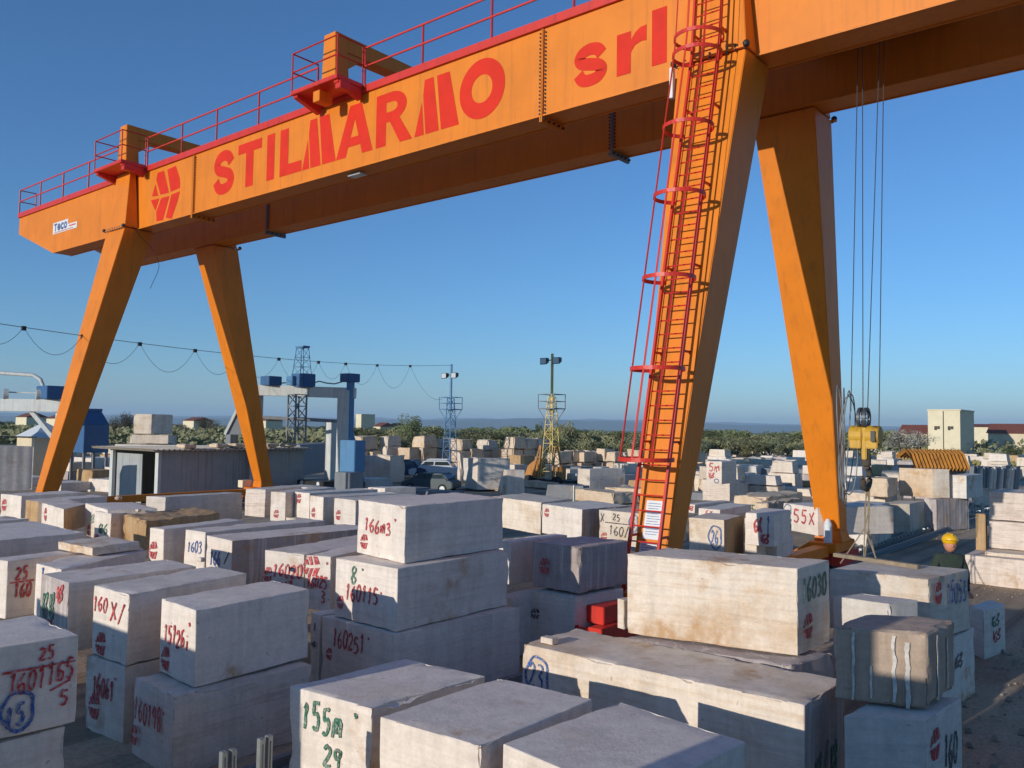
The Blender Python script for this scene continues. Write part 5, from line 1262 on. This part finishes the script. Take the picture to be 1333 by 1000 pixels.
def light_tower(name, label, px, py, ztop, main, caged, zlat, w0, w1, cage_z, cw):
    p = at(px, py, 0); x, y = p.x, p.y; root = thing(name, label, 'light tower', (x, y, 0))
    m_ = MB(); lattice(m_, x, y, .5 if caged else 0, zlat, w0, w1, 9); m_.build('lattice_mast', main, root)
    m_ = MB(); m_.tube((x, y, zlat - 1.2), (x, y, ztop), .11, 8); m_.build('pole', main, root)
    m_ = MB(); c = cw / 2
    for z in (cage_z, cage_z + .55, cage_z + 1.1): 
        for a, b_ in (((-c, -c), (c, -c)), ((c, -c), (c, c)), ((c, c), (-c, c)), ((-c, c), (-c, -c))): m_.beam((x + a[0], y + a[1], z), (x + b_[0], y + b_[1], z), .05)
    for a in ((-c, -c), (c, -c), (c, c), (-c, c)): m_.beam((x + a[0], y + a[1], cage_z), (x + a[0], y + a[1], cage_z + 1.1), .05); m_.beam((x + a[0], y + a[1], cage_z), (x + a[0] * .15, y + a[1] * .15, cage_z - 1.4), .05)
    m_.box(x - c, x + c, y - c, y + c, cage_z - .05, cage_z - .01)
    m_.build('service_cage', 'greysteel' if main == 'lyellow' else main, root)
    for s in (-1, 1):
        hd = MB(); cx = x + s * .62; zz = ztop - .55 if caged else ztop - 1.05
        hd.hexa([(cx - .32, y - .35, zz - .3), (cx + .32, y - .35, zz - .3), (cx + .22, y + .1, zz - .1), (cx - .22, y + .1, zz - .1)], [(cx - .32, y - .35, zz + .22), (cx + .32, y - .35, zz + .22), (cx + .22, y + .1, zz + .22), (cx - .22, y + .1, zz + .22)])
        h_ = hd.build('floodlight', 'darksteel', root); g_ = MB(); g_.box(cx - .27, cx + .27, y - .37, y - .353, zz - .24, zz + .18); g_.build('lens', 'lamp', h_)
    m_ = MB(); m_.beam((x - .8, y, ztop - .5 if caged else ztop - 1), (x + .8, y, ztop - .5 if caged else ztop - 1), .07); m_.build('crossbar', 'darksteel', root)
    return root, x, y
bt, bx, by = light_tower('light_tower', 'blue lattice light tower with floodlights at the end of the festoon cable', 585, 620, 10.4, 'lblue', False, 7.2, 1.1, .45, 6.2, 1.5)
ytw, yx, yy = light_tower('light_tower', 'yellow lattice light tower on a wheeled trailer', 717, 634, 10.4, 'lyellow', True, 7.0, 1.2, .42, 6.1, 1.5)
m_ = MB(); m_.box(yx - 2.2, yx + 2.4, yy - .8, yy + .8, .45, .62); m_.beam((yx + 2.3, yy, .5), (yx + 4, yy - .2, .4), .12); tl = m_.build('trailer', 'darksteel', ytw, bevel=.02)
m_ = MB(); m_.hexa([(yx - 2.3, yy - .5, .75), (yx - .9, yy - .5, .7), (yx - .9, yy + .5, .7), (yx - 2.3, yy + .5, .75)], [(yx - 2.0, yy - .4, 1.6), (yx - .9, yy - .5, 2.3), (yx - .9, yy + .5, 2.3), (yx - 2.0, yy + .4, 1.6)]); m_.build('engine_hood', 'oldorange', ytw, bevel=.05)
m_ = MB(); m_.box(yx + .8, yx + 1.25, yy - .5, yy + .3, .65, 1.6); m_.build('control_box', 'oldorange', ytw, bevel=.03)
for q in ((.6, .7), (-.7, -.7), (1.7, .9), (-1.4, -.8)): m_ = MB(); m_.beam((yx + q[0], yy - .7, .6), (yx + q[1], yy - .4, 3.2), .11); m_.build('stay', 'oldorange', ytw)
for wx_ in (-1.5, 1.2):
    m_ = MB(); m_.tube((yx + wx_, yy - 1.0, .45), (yx + wx_, yy - .75, .45), .45, 18); m_.build('wheel', 'tyre', ytw, smooth=40)
# guy cage of thin cable rods next to yellow tower omitted; festoon cable
P0 = Vector((bx, by, 10.3)); P1 = atD(-70, 411, 34.)
def wire(t): return P0.lerp(P1, t) - Vector((0, 0, 1.1 * 4 * t * (1 - t) * .6))
def t_of(px):
    lo, hi = 0., 1.
    for _ in range(40):
        m = (lo + hi) / 2; q = wire(m) - Vector((0, 0, HC)); x = 666.5 + FPX * q.dot(RT) / q.dot(FW)
        if x > px: lo = m
        else: hi = m
    return lo
m_ = MB(); m_.path([wire(i / 40) for i in range(41)], .016, 5)
fc = m_.build('festoon_cable', 'rope', None, P0); tag(fc, 'long festoon cable looping from the blue light tower to the left', 'cable')
nd = [569, 534, 491, 450, 414.6, 363, 312, 254, 182, 108, 31, -45]
m_ = MB()
for a, b_ in zip(nd[1:], nd[2:]):
    A, B_ = wire(t_of(a)), wire(t_of(b_)); sag = (A - B_).length * .34
    m_.path([A.lerp(B_, i / 12) - Vector((0, 0, sag * 4 * (i / 12) * (1 - i / 12))) for i in range(13)], .011, 4)
A = wire(t_of(534)); B_ = Vector((bx - 1, by, 7.2)); m_.path([A.lerp(B_, i / 12) - Vector((0, 0, 1.0 * 4 * (i / 12) * (1 - i / 12))) for i in range(13)], .011, 4)
m_.build('hanging_loop', 'rope', fc)
for a in nd[1:]: q = wire(t_of(a)); MB().box(q.x - .08, q.x + .08, q.y - .08, q.y + .08, q.z - .14, q.z + .05).build('cable_carrier', 'darksteel', fc)
m_ = MB(); m_.tube((P1.x, P1.y, 0), (P1.x, P1.y, P1.z + .5), .15, 10, .09); tag(m_.build('cable_mast', 'greysteel', None, (P1.x, P1.y, 0)), 'steel mast holding the far end of the festoon cable outside the photo', 'mast')

# blue and white portal machine behind the shed
def pt(px, zz, D_): v = atD(px, 560, D_); v.z = zz; return v
D0 = 50.; rt_ = thing('portal_crane', 'white portal crane with blue motor boxes behind the shed', 'portal crane', tuple(pt(400, 0, D0)))
A, B_ = pt(336, 6.55, D0), pt(462, 6.45, D0)
def barm(a, b_, w_, h_, name, m, par): return MB().beam(a, b_, w_, h_).build(name, m, par, bevel=.02)
barm(A, B_, .5, .62, 'beam', 'white_paint', rt_); barm(pt(340, 4.95, D0), pt(458, 4.75, D0), .22, .2, 'lower_beam', 'greysteel', rt_)
for px, w_, m_n in ((449, .7, 'white_paint'), (455, .35, 'lblue')): barm(pt(px, 0, D0 - .2), pt(px, 6.6 if m_n == 'white_paint' else 7.2, D0 - .2), w_, w_, 'leg', m_n, rt_)
barm(pt(334, 0, D0 + .1), pt(334, 6.4, D0 + .1), .5, .5, 'leg', 'white_paint', rt_)
barm(pt(432, 0, D0 + 3), pt(432, 4.8, D0 + 3), .6, .6, 'leg', 'white_paint', rt_)
barm(pt(455, 4.4, D0 - .1), pt(474, 1.2, D0 - .1), .3, .3, 'brace', 'lblue', rt_)
for px, z, w_, h_ in ((351, 7.0, .9, .55), (393, 7.05, 1.2, .8), (454, 7.25, .8, .5)):
    c = pt(px, z, D0 - .1); m_ = MB(); m_.box(c.x - w_ / 2, c.x + w_ / 2, c.y - .45, c.y + .45, z - h_ / 2 + .1, z + h_ / 2 + .1); m_.build('motor_box', 'blue', rt_, bevel=.03)
c = pt(382, 7.05, D0 - .1); m_ = MB(); m_.box(c.x - .3, c.x + .3, c.y - .4, c.y + .4, 6.87, 7.4); m_.build('motor_box', 'lblue', rt_, bevel=.03)
c = pt(386, 0, D0 - .4); m_ = MB(); lattice(m_, c.x, c.y, 3.6, 6.3, .75, .75, 4, .05); m_.build('hoist_mast', 'greysteel', rt_)
c = pt(391, 0, D0 - .1); m_ = MB(); lattice(m_, c.x, c.y, 7.4, 9.1, .8, .5, 3, .02); m_.box(c.x - .45, c.x + .45, c.y - .2, c.y + .2, 9.1, 9.2); m_.build('cable_gallows', 'lblue', rt_)
m_ = MB(); m_.path([pt(344 + i * 10, 7.05 + .08 * math.sin(i * 2), D0) for i in range(11)], .04, 5); m_.build('pipe', 'galv', rt_)
# blue control box and dark column at the foot
c = pt(462, 2.4, D0 - 2); m_ = MB(); m_.box(c.x - .8, c.x + .5, c.y - .4, c.y + .4, 1.9, 3.7); m_.build('control_cabinet', 'lblue', rt_, bevel=.03)
m_ = MB(); c = pt(455, 0, D0 - 3); m_.box(c.x - .6, c.x + .7, c.y - .5, c.y + .5, 0, 1.95); m_.build('footing', 'greysteel', rt_, bevel=.03)
# second machine at the left edge
D1 = 58.; rt2 = thing('bridge_saw', 'white bridge saw with a blue motor box at the left edge', 'stone saw', tuple(pt(70, 0, D1)))
barm(pt(-90, 5.6, D1), pt(84, 5.6, D1), .7, .85, 'beam', 'white_paint', rt2); barm(pt(40, 5.2, D1), pt(70, 3.4, D1), .25, .3, 'brace', 'white_paint', rt2)
barm(pt(78, 0, D1), pt(78, 5.2, D1), .5, .5, 'leg', 'white_paint', rt2); barm(pt(-85, 0, D1), pt(-85, 5.2, D1), .6, .6, 'leg', 'white_paint', rt2)
c = pt(64, 6.55, D1); m_ = MB(); m_.box(c.x - .9, c.x + .9, c.y - .6, c.y + .6, 6.05, 6.95); m_.build('motor_box', 'blue', rt2, bevel=.03)
m_ = MB(); m_.path([pt(-90, 7.9, D1), pt(-20, 7.85, D1), pt(40, 7.7, D1), pt(50, 7.4, D1), pt(54, 6.9, D1)], .13, 8); m_.build('pipe', 'white_paint', rt2, smooth=50)
for px in (2, 45): m_ = MB(); c = pt(px, 6.35, D1 - .3); m_.tube(c, c + Vector((.1, .3, 0)), .36, 16); m_.build('wheel', 'white_paint', rt2, smooth=40)
m_ = MB(); m_.path([pt(4, 6.5, D1), pt(45, 6.45, D1)], .05, 6); m_.build('shaft', 'white_paint', rt2)
m_ = MB(); m_.path([pt(-90, 3.55, D1 - 4), pt(48, 3.5, D1 - 4)], .04, 5); m_.build('safety_rope', 'darksteel', rt2)
# blue hopper, cream tent roof
D2 = 62; c = pt(118, 0, D2); hp_ = thing('hopper', 'dark blue steel hopper between the left crane legs', 'hopper', (c.x, c.y, 0))
def fr(z, w0, w1, y=.9): return [Vector((c.x - w0, c.y - y, z)), Vector((c.x + w1, c.y - y, z)), Vector((c.x + w1, c.y + y, z)), Vector((c.x - w0, c.y + y, z))]
m_ = MB(); m_.hexa(fr(2.3, 1.2, 1.0), fr(4.35, 1.2, 1.0)); m_.hexa(fr(4.354, 1.2, 1.0), fr(5.3, .5, .35, .6)); m_.build('tank', 'blue', hp_, bevel=.02)
m_ = MB(); m_.box(c.x - .55, c.x + .4, c.y - .62, c.y + .62, 5.304, 5.5); m_.build('lid', 'blue', hp_)
for sx, sy in ((-1.1, -.8), (.9, -.8), (.9, .8), (-1.1, .8)): MB().box(c.x + sx - .08, c.x + sx + .08, c.y + sy - .08, c.y + sy + .08, 0, 2.296).build('leg', 'greysteel', hp_)
c2 = pt(58, 0, 64); kk = thing('shelter', 'small cream peaked shelter behind the left crane leg', 'shelter', (c2.x, c2.y, 0))
m_ = MB(); m_.add([(c2.x - 1.8, c2.y - 1.5, 3.3), (c2.x + 1.8, c2.y - 1.5, 3.3), (c2.x + 1.8, c2.y + 1.5, 3.3), (c2.x - 1.8, c2.y + 1.5, 3.3), (c2.x, c2.y, 4.5)], [(3, 2, 1, 0), (0, 1, 4), (1, 2, 4), (2, 3, 4), (3, 0, 4)]); m_.build('roof', 'label', kk)
m_ = MB(); m_.box(c2.x - 1.6, c2.x + 1.6, c2.y - 1.3, c2.y + 1.3, 0, 3.296); m_.build('wall', 'plaster2', kk)
# slanting panel seen between the left legs
a, b_ = pt(294, 3.9, 50), pt(316, 6.1, 50); c3 = pt(318, 3.9, 50); m_ = MB(); m_.prism([a, b_, c3], (.3, .6, 0)); tag(m_.build('conveyor_chute', 'greysteel', None, a, bevel=.01), 'dark triangular chute with a white edge left of the rear left leg', 'chute')
ch_ = bpy.data.objects['conveyor_chute']; m_ = MB(); m_.beam(a + Vector((0, -.05, 0)), b_ + Vector((0, -.05, 0)), .15, .15); m_.build('rim', 'white_paint', ch_)
MB().box(a.x + 0, a.x + .5, a.y, a.y + .5, 0, 3.9).build('support', 'greysteel', ch_)
# low dark truck end with two lamps beside the shed
c = at(408, 650, 0); tk = thing('low_loader', 'dark low loader with two round white lamps at the end of the shed', 'trailer', (c.x, c.y, 0))
m_ = MB(); m_.box(c.x - 1.3, c.x + 1.3, c.y - .3, c.y + 3, .5, 1.15); m_.build('deck', 'darksteel', tk, bevel=.03)
for sx in (-.75, .85): m_ = MB(); m_.tube((c.x + sx, c.y - .36, .98), (c.x + sx, c.y - .304, .98), .14, 14); m_.build('lamp', 'label', tk)
for sx in (-1.1, 1.1): m_ = MB(); m_.tube((c.x + sx - .12, c.y + .6, .4), (c.x + sx + .12, c.y + .6, .4), .4, 18); m_.build('wheel', 'tyre', tk, smooth=40)

# corrugated rust orange cover over a dark rack on the right
c = at(1214, 640, 0); cw_ = 3.1
rk = thing('covered_rack', 'dark rack under a wavy rust orange corrugated cover on the right', 'rack', (c.x, c.y, 0))
A = atD(1187, 598, 47.); B_ = atD(1257, 598, 47.); d = (B_ - A); d.z = 0; Lr = d.length; d.normalize(); n = Vector((-d.y, d.x, 0))
A.z = 0
m_ = MB(); q = [A, A + d * Lr, A + d * Lr + n * 1.6, A + n * 1.6]; m_.hexa([p + Vector((0, 0, 1.2)) for p in q], [p + Vector((0, 0, 2.75)) for p in q]); m_.build('frame', 'darksteel', rk)
for p in q: MB().beam(p + Vector((0, 0, 0)) + (A + d * Lr / 2 + n * .8 - p) * .05, p + Vector((0, 0, 1.2)) + (A + d * Lr / 2 + n * .8 - p) * .05, .15).build('leg', 'darksteel', rk)
vt = []; fs = []; NN = 15 * 8
for i in range(NN + 1):
    s_ = i / NN; k = .09 * math.cos(s_ * 15 * 2 * math.pi)
    for (yy_, zz_) in ((-.35, 2.62), (.2, 3.35), (.8, 3.62), (1.9, 3.2)):
        p = A + d * (Lr * (1.02 * s_ - .01)) + n * (yy_ - k * .4); vt.append(Vector((p.x, p.y, zz_ + k))); 
    for (yy_, zz_) in ((-.35, 2.62), (.2, 3.35), (.8, 3.62), (1.9, 3.2)):
        p = A + d * (Lr * (1.02 * s_ - .01)) + n * (yy_ - k * .4 + .02); vt.append(Vector((p.x, p.y, zz_ + k - .05)))
for i in range(NN):
    a0_ = 8 * i; b0_ = a0_ + 8
    for k in range(3): fs += [(a0_ + k, a0_ + k + 1, b0_ + k + 1, b0_ + k), (a0_ + 4 + k, b0_ + 4 + k, b0_ + 5 + k, a0_ + 5 + k)]
    fs += [(a0_, b0_, b0_ + 4, a0_ + 4), (a0_ + 3, a0_ + 7, b0_ + 7, b0_ + 3)]
MT['rust'] = paint('rust_orange_sheet', (.50, .21, .035), .7, (.12, .05, .02), .6, 3)
MB().add(vt, fs).build('corrugated_cover', 'rust', rk, smooth=40)

# crane rails and cable trench on the right
def track(name, label, x, y0, y1, cat='rail'):
    m_ = MB(); m_.box(x - .13, x + .13, y0, y1, .0, .06); m_.box(x - .025, x + .025, y0, y1, .06, .15); m_.box(x - .05, x + .05, y0, y1, .15, .19)
    return tag(m_.build(name, 'greysteel', None, (x, y0, 0)), label, cat)
track('crane_rail', 'steel crane rail under the right legs running to the right', XR, -30, 95)
track('crane_rail', 'steel crane rail under the left crane legs', XL, -30, 95)
tr_ = thing('cable_trough', 'dark cable trough with pale teeth beside the right crane rail', 'cable trough', (-10.3, 30, 0))
m_ = MB(); m_.box(-10.5, -10.45, 22, 70, 0, .16); m_.box(-9.96, -9.92, 22, 70, 0, .14); m_.build('side_plate', 'galv', tr_)
m_ = MB(); m_.box(-10.44, -9.97, 22, 70, 0, .05); m_.build('trough_bed', 'darksteel', tr_)
for k in range(84): MB().box(-10.04, -9.90, 24 + k * .54, 24.2 + k * .54, .145, .24).build('tooth', 'galv', tr_)
a = at(1279, 667, .5); m_ = MB(); m_.tube((a.x, a.y, 0), (a.x, a.y, 1.0), .09, 8); m_.ring((a.x - .3, a.y - .6, .7), .3, .04, .04, Vector((0, 1, 0)), Vector((0, 0, 1)))
tag(m_.build('buffer_stop', 'galv', None, (a.x, a.y, 0)), 'pale curled pipe end at the far end of the cable trough', 'pipe end')
a = at(1278, 722, .7); m_ = MB(); m_.box(a.x - .14, a.x + .14, a.y - .14, a.y + .14, .0, 2.0); tag(m_.build('concrete_post', 'orange', None, (a.x, a.y, 0), bevel=.02), 'reddish post beside the right edge stack', 'post')
# short steel post behind the centre blocks, red white barrier posts
p = at(747, 650, 1.); m_ = MB(); m_.tube((p.x, p.y, 0), (p.x, p.y, 1.7), .07, 10); m_.box(p.x - .2, p.x + .2, p.y - .2, p.y + .2, 0, .08); tag(m_.build('steel_post', 'galv', None, (p.x, p.y, 0)), 'thin pale post standing behind the grooved block', 'post')
p = at(992, 712, .8); pr_ = thing('marker_post', 'red and white striped marker post between the crane legs', 'marker post', (p.x, p.y, 0))
for k in range(6): MB().tube((p.x, p.y, .3 * k), (p.x, p.y, .3 * k + .3), .06, 10).build('band', 'signred' if k % 2 else 'label', pr_, smooth=40)

# ------------------------------------------------------------------ parked cars
def car(label, px, py, yaw, Lc, Hc, Wc, paintm, rack=False, cover=False):
    p = at(px, py, 0); root = thing('parked_car', label, 'car', (0, 0, 0), None)
    prof = [(-.5, .30), (-.5, .52), (-.47, .62), (-.40, .66), (-.30, .97), (-.24, 1.0), (.14, 1.0), (.20, .96), (.31, .66), (.47, .56), (.5, .46), (.5, .26), (.42, .2), (-.42, .2)]
    m_ = MB(); P_ = [(a * Lc, h * Hc) for a, h in prof]
    def sl(y, shr): return [(a, y if h < .67 * Hc else y * shr, h) for a, h in P_]
    l, r = sl(-Wc / 2, .82), sl(Wc / 2, .82); nn = len(l)
    m_.add(l + r, [tuple(range(nn)), tuple(range(nn, 2 * nn))[::-1]] + [(i, (i + 1) % nn, nn + (i + 1) % nn, nn + i) for i in range(nn)])
    body = m_.build('body', paintm, root, bevel=.05, smooth=40)
    m_ = MB(); yw = Wc / 2 * .85
    for s in (-1, 1):
        for x0_, x1_, x2_, x3_ in ((-.36, -.02, -.03, -.28), (0, .27, .17, .0)):
            m_.prism([(x0_ * Lc, s * (Wc / 2 * .96), .69 * Hc), (x1_ * Lc, s * (Wc / 2 * .96), .69 * Hc), (x2_ * Lc, s * yw, .94 * Hc), (x3_ * Lc, s * yw, .94 * Hc)], (0, s * .015, 0))
    m_.prism([(.30 * Lc, -yw, .70 * Hc), (.30 * Lc, yw, .70 * Hc), (.215 * Lc, yw * .9, .93 * Hc), (.215 * Lc, -yw * .9, .93 * Hc)], (.04, 0, .02))
    m_.prism([(-.385 * Lc, -yw, .70 * Hc), (-.385 * Lc, yw, .70 * Hc), (-.31 * Lc, yw * .9, .93 * Hc), (-.31 * Lc, -yw * .9, .93 * Hc)], (-.04, 0, .02))
    m_.build('window', 'glass', root)
    for sx in (-.31, .31):
        for s in (-1, 1):
            w_ = MB(); w_.tube((sx * Lc, s * (Wc / 2 - .2), .33), (sx * Lc, s * (Wc / 2 + .02), .33), .33, 20); wo = w_.build('wheel', 'tyre', root, smooth=40)
            w_ = MB(); w_.tube((sx * Lc, s * (Wc / 2 + .021), .33), (sx * Lc, s * (Wc / 2 + .035), .33), .19, 16); w_.build('rim', 'galv', wo)
    for s in (-1, 1): MB().box(.485 * Lc, .505 * Lc, s * Wc * .36 - .15, s * Wc * .36 + .15, .44 * Hc, .52 * Hc).build('headlight', 'lamp', root)
    if rack: m_ = MB(); [m_.beam((x_ * Lc, -yw, 1.03 * Hc), (x_ * Lc, yw, 1.06 * Hc), .06) for x_ in (-.25, -.17, -.09, -.01, .07, .13)]; [m_.beam((-.26 * Lc, s * yw, 1.05 * Hc), (.14 * Lc, s * yw, 1.05 * Hc), .05) for s in (-1, 1)]; m_.build('roof_rack', 'label', root)
    root.location = (p.x, p.y, 0); root.rotation_euler.z = yaw
    return root
car('dark blue car parked before the bank of cream blocks', 530, 623, R(20), 4.4, 1.65, 1.8, 'carblue')
car('white car with a long roof rack behind the small grey car', 566, 624, R(215), 4.3, 1.65, 1.75, 'carwhite', rack=True)
car('small grey green car with shade darkened into its paint in front of the other two', 561, 641, R(200), 3.9, 1.35, 1.65, 'cargrey_shaded')

# ------------------------------------------------------------------ worker with yellow helmet
wp = at(1235, 697, 2.62); wk = None
Zf = wp.z - 1.80
def skinmesh(name, joints, edges, matn, parent, org, sub=2):
    me = bpy.data.meshes.new(name); me.from_pydata([j[0] for j in joints], edges, [])
    o = bpy.data.objects.new(name, me); COL.objects.link(o)
    sm = o.modifiers.new('s', 'SKIN'); sm.use_smooth_shade = True
    for k, j in enumerate(joints):
        v = me.skin_vertices[0].data[k]; v.radius = (j[1], j[1] if len(j) < 3 else j[2]); v.use_root = (k == 0)
    ss = o.modifiers.new('u', 'SUBSURF'); ss.levels = sub; ss.render_levels = sub
    bpy.context.view_layer.update()
    m2 = bpy.data.meshes.new_from_object(o.evaluated_get(bpy.context.evaluated_depsgraph_get())); bpy.data.objects.remove(o)
    m2.shade_smooth(); m2.materials.clear()
    return link_mesh(name, m2, matn, parent, org)
body_j = [((0, 0, .95), .15, .12), ((0, 0, 1.15), .14, .11), ((0, 0, 1.38), .17, .12), ((0, .01, 1.50), .07), ((0, -.02, 1.58), .065),
          ((-.17, 0, 1.43), .065), ((-.27, .02, 1.17), .05), ((-.22, -.17, .98), .038), ((-.20, -.25, .93), .035),
          ((.17, 0, 1.43), .065), ((.27, .02, 1.17), .05), ((.22, -.17, .98), .038), ((.20, -.25, .93), .035),
          ((-.10, 0, .88), .10), ((-.11, -.02, .48), .065), ((-.11, .02, .08), .045), ((-.11, -.14, .04), .04),
          ((.10, 0, .88), .10), ((.11, -.02, .48), .065), ((.11, .02, .08), .045), ((.11, -.14, .04), .04)]
body_e = [(0, 1), (1, 2), (2, 3), (3, 4), (2, 5), (5, 6), (6, 7), (7, 8), (2, 9), (9, 10), (10, 11), (11, 12), (0, 13), (13, 14), (14, 15), (15, 16), (0, 17), (17, 18), (18, 19), (19, 20)]
wk = skinmesh('person', body_j, body_e, 'trousers', None, (0, 0, 0)); tag(wk, 'worker in a dark green jacket and yellow helmet looking down beside the rails', 'person')
ORG[wk.name] = Vector((0, 0, 0))
jk = [j if len(j) > 2 else (j[0], j[1]) for j in body_j[:3]] 
jk_j = [((0, 0, .86), .175, .145), ((0, 0, 1.15), .165, .135), ((0, 0, 1.38), .195, .145), ((0, .0, 1.50), .10), ((-.18, 0, 1.43), .085), ((-.27, .02, 1.17), .068), ((-.22, -.15, 1.0), .052), ((.18, 0, 1.43), .085), ((.27, .02, 1.17), .068), ((.22, -.15, 1.0), .052)]
skinmesh('jacket', jk_j, [(0, 1), (1, 2), (2, 3), (2, 4), (4, 5), (5, 6), (2, 7), (7, 8), (8, 9)], 'jacket', wk, None)
hd = MB(); hd.ball((0, -.055, 1.66), .112, (.86, .98, 1.2), 20, 14); hd.ball((0, -.165, 1.645), .022, (.8, 1, 1.2), 8, 6)
for s in (-1, 1): hd.ball((s * .088, -.045, 1.65), .026, (.5, 1, 1.3), 8, 6)
hd.box(-.028, .028, -.158, -.150, 1.600, 1.608)
hdo = hd.build('head', 'skin', wk, smooth=70)
ey = MB(); [ey.ball((s * .035, -.146, 1.675), .013, (1.2, .6, .7), 8, 6) for s in (-1, 1)]; ey.build('eye', 'darksteel', hdo, smooth=60)
hl = MB(); hl.ball((0, -.045, 1.735), .130, (.95, 1.08, .82), 22, 12); hl.ball((0, -.10, 1.735), .12, (1.0, 1.0, .1), 18, 6); hl.box(-.012, .012, -.15, .06, 1.80, 1.842)
hl.build('helmet', 'yplast', wk, smooth=60)
for s in (-1, 1):
    hj = [((s * .20, -.25, .93), .034, .02), ((s * .195, -.31, .905), .036, .018)]; he = [(0, 1)]
    for k in range(4):
        b0 = len(hj); xx = s * (.165 + .021 * k); ln_ = (.9, 1, .95, .8)[k]
        hj += [((xx, -.345, .89), .010), ((xx, -.345 - .028 * ln_, .865), .009), ((xx, -.345 - .03 * ln_, .83), .008)]; he += [(1, b0), (b0, b0 + 1), (b0 + 1, b0 + 2)]
    b0 = len(hj); hj += [((s * .160, -.275, .90), .012), ((s * .148, -.30, .875), .010), ((s * .150, -.32, .85), .009)]; he += [(0, b0), (b0, b0 + 1), (b0 + 1, b0 + 2)]
    skinmesh('hand', hj, he, 'skin', wk, None, 1)
wk.location = (wp.x, wp.y, Zf); wk.rotation_euler.z = R(32); wk.scale = (1.12, 1.12, 1.12); wk.location.z = wp.z - 1.80 * 1.12
# the low block the worker stands on
P8 = [Vector((wp.x + a, wp.y + b_, z)) for z in (0, wk.location.z) for a, b_ in ((-1.3, -.35), (.05, -.35), (.05, 1.3), (-1.3, 1.3))]
stone_obj('stone_block', P8, 'grey', 'low grey block the helmeted worker stands on', group=GY, cell=.15)

# past three hundred stone blocks in view the smallest ones become one mass
def shown(o):
    c = Vector(o.location); d = c - Vector((0, 0, HC)); f = d.dot(FW)
    if f < .5: return None
    x, y = 666.5 + FPX * d.dot(RT) / f, 500 - FPX * d.dot(UP) / f
    if not (-60 < x < 1393): return None
    dm = o.dimensions; return max(dm.x, dm.y) * dm.z / (f * f)
bpy.context.view_layer.update()
blk = [(shown(o), o) for o in list(S.objects) if o.name.split('.')[0] == 'stone_block']
KEEP = [o for k, o in blk if k is None and o.get('group') in (CEN, GR)]
for k, o in list(blk):
    if k is None and o.get('group') not in ('blocks behind the camera', CEN, GR): bpy.data.objects.remove(o)
blk = [b for b in blk if b[0] is not None or any(b[1] == q for q in KEEP)]
blk = sorted([(b[0] or 0, b[1]) for b in blk], key=lambda b: (-1e3 if b[1].get('group') in (CEN, GR) else 0) - b[0])
V_, F_, MI_, mats_ = [], [], [], []
for k, o in blk[285:]:
    me = o.data; loc = Vector(o.location); base = len(V_); V_ += [v.co + loc for v in me.vertices]
    mp = []
    for mm in me.materials:
        if mm not in mats_: mats_.append(mm)
        mp.append(mats_.index(mm))
    for p in me.polygons: F_.append([i + base for i in p.vertices]); MI_.append(mp[p.material_index])
    bpy.data.objects.remove(o)
if V_:
    me = bpy.data.meshes.new('far_stone_blocks'); me.from_pydata(V_, [], F_)
    for p, k in zip(me.polygons, MI_): p.material_index = k
    me.shade_smooth(); me.set_sharp_from_angle(angle=R(32))
    tag(link_mesh('far_stone_blocks', me, mats_), 'countless small pale blocks and rubble crowding the far end of the yard', 'stone blocks', kind='stuff')

# ------------------------------------------------------------------ haze
hz = MB(); hz.box(-22000, 22000, -300, 22000, -12, 330)
m = bpy.data.materials.new('haze_air'); m.use_nodes = True; t = m.node_tree; t.nodes.clear()
o_ = t.nodes.new('ShaderNodeOutputMaterial'); pv = t.nodes.new('ShaderNodeVolumePrincipled'); t.links.new(pv.outputs[0], o_.inputs['Volume'])
pv.inputs['Color'].default_value = (.6, .8, 1, 1); pv.inputs['Density'].default_value = 9.5e-5; pv.inputs['Anisotropy'].default_value = 0.
MT['haze'] = m
HAZE = True
if HAZE: tag(hz.build('haze', 'haze'), kind='stuff')
S.cycles.volume_bounces = 1
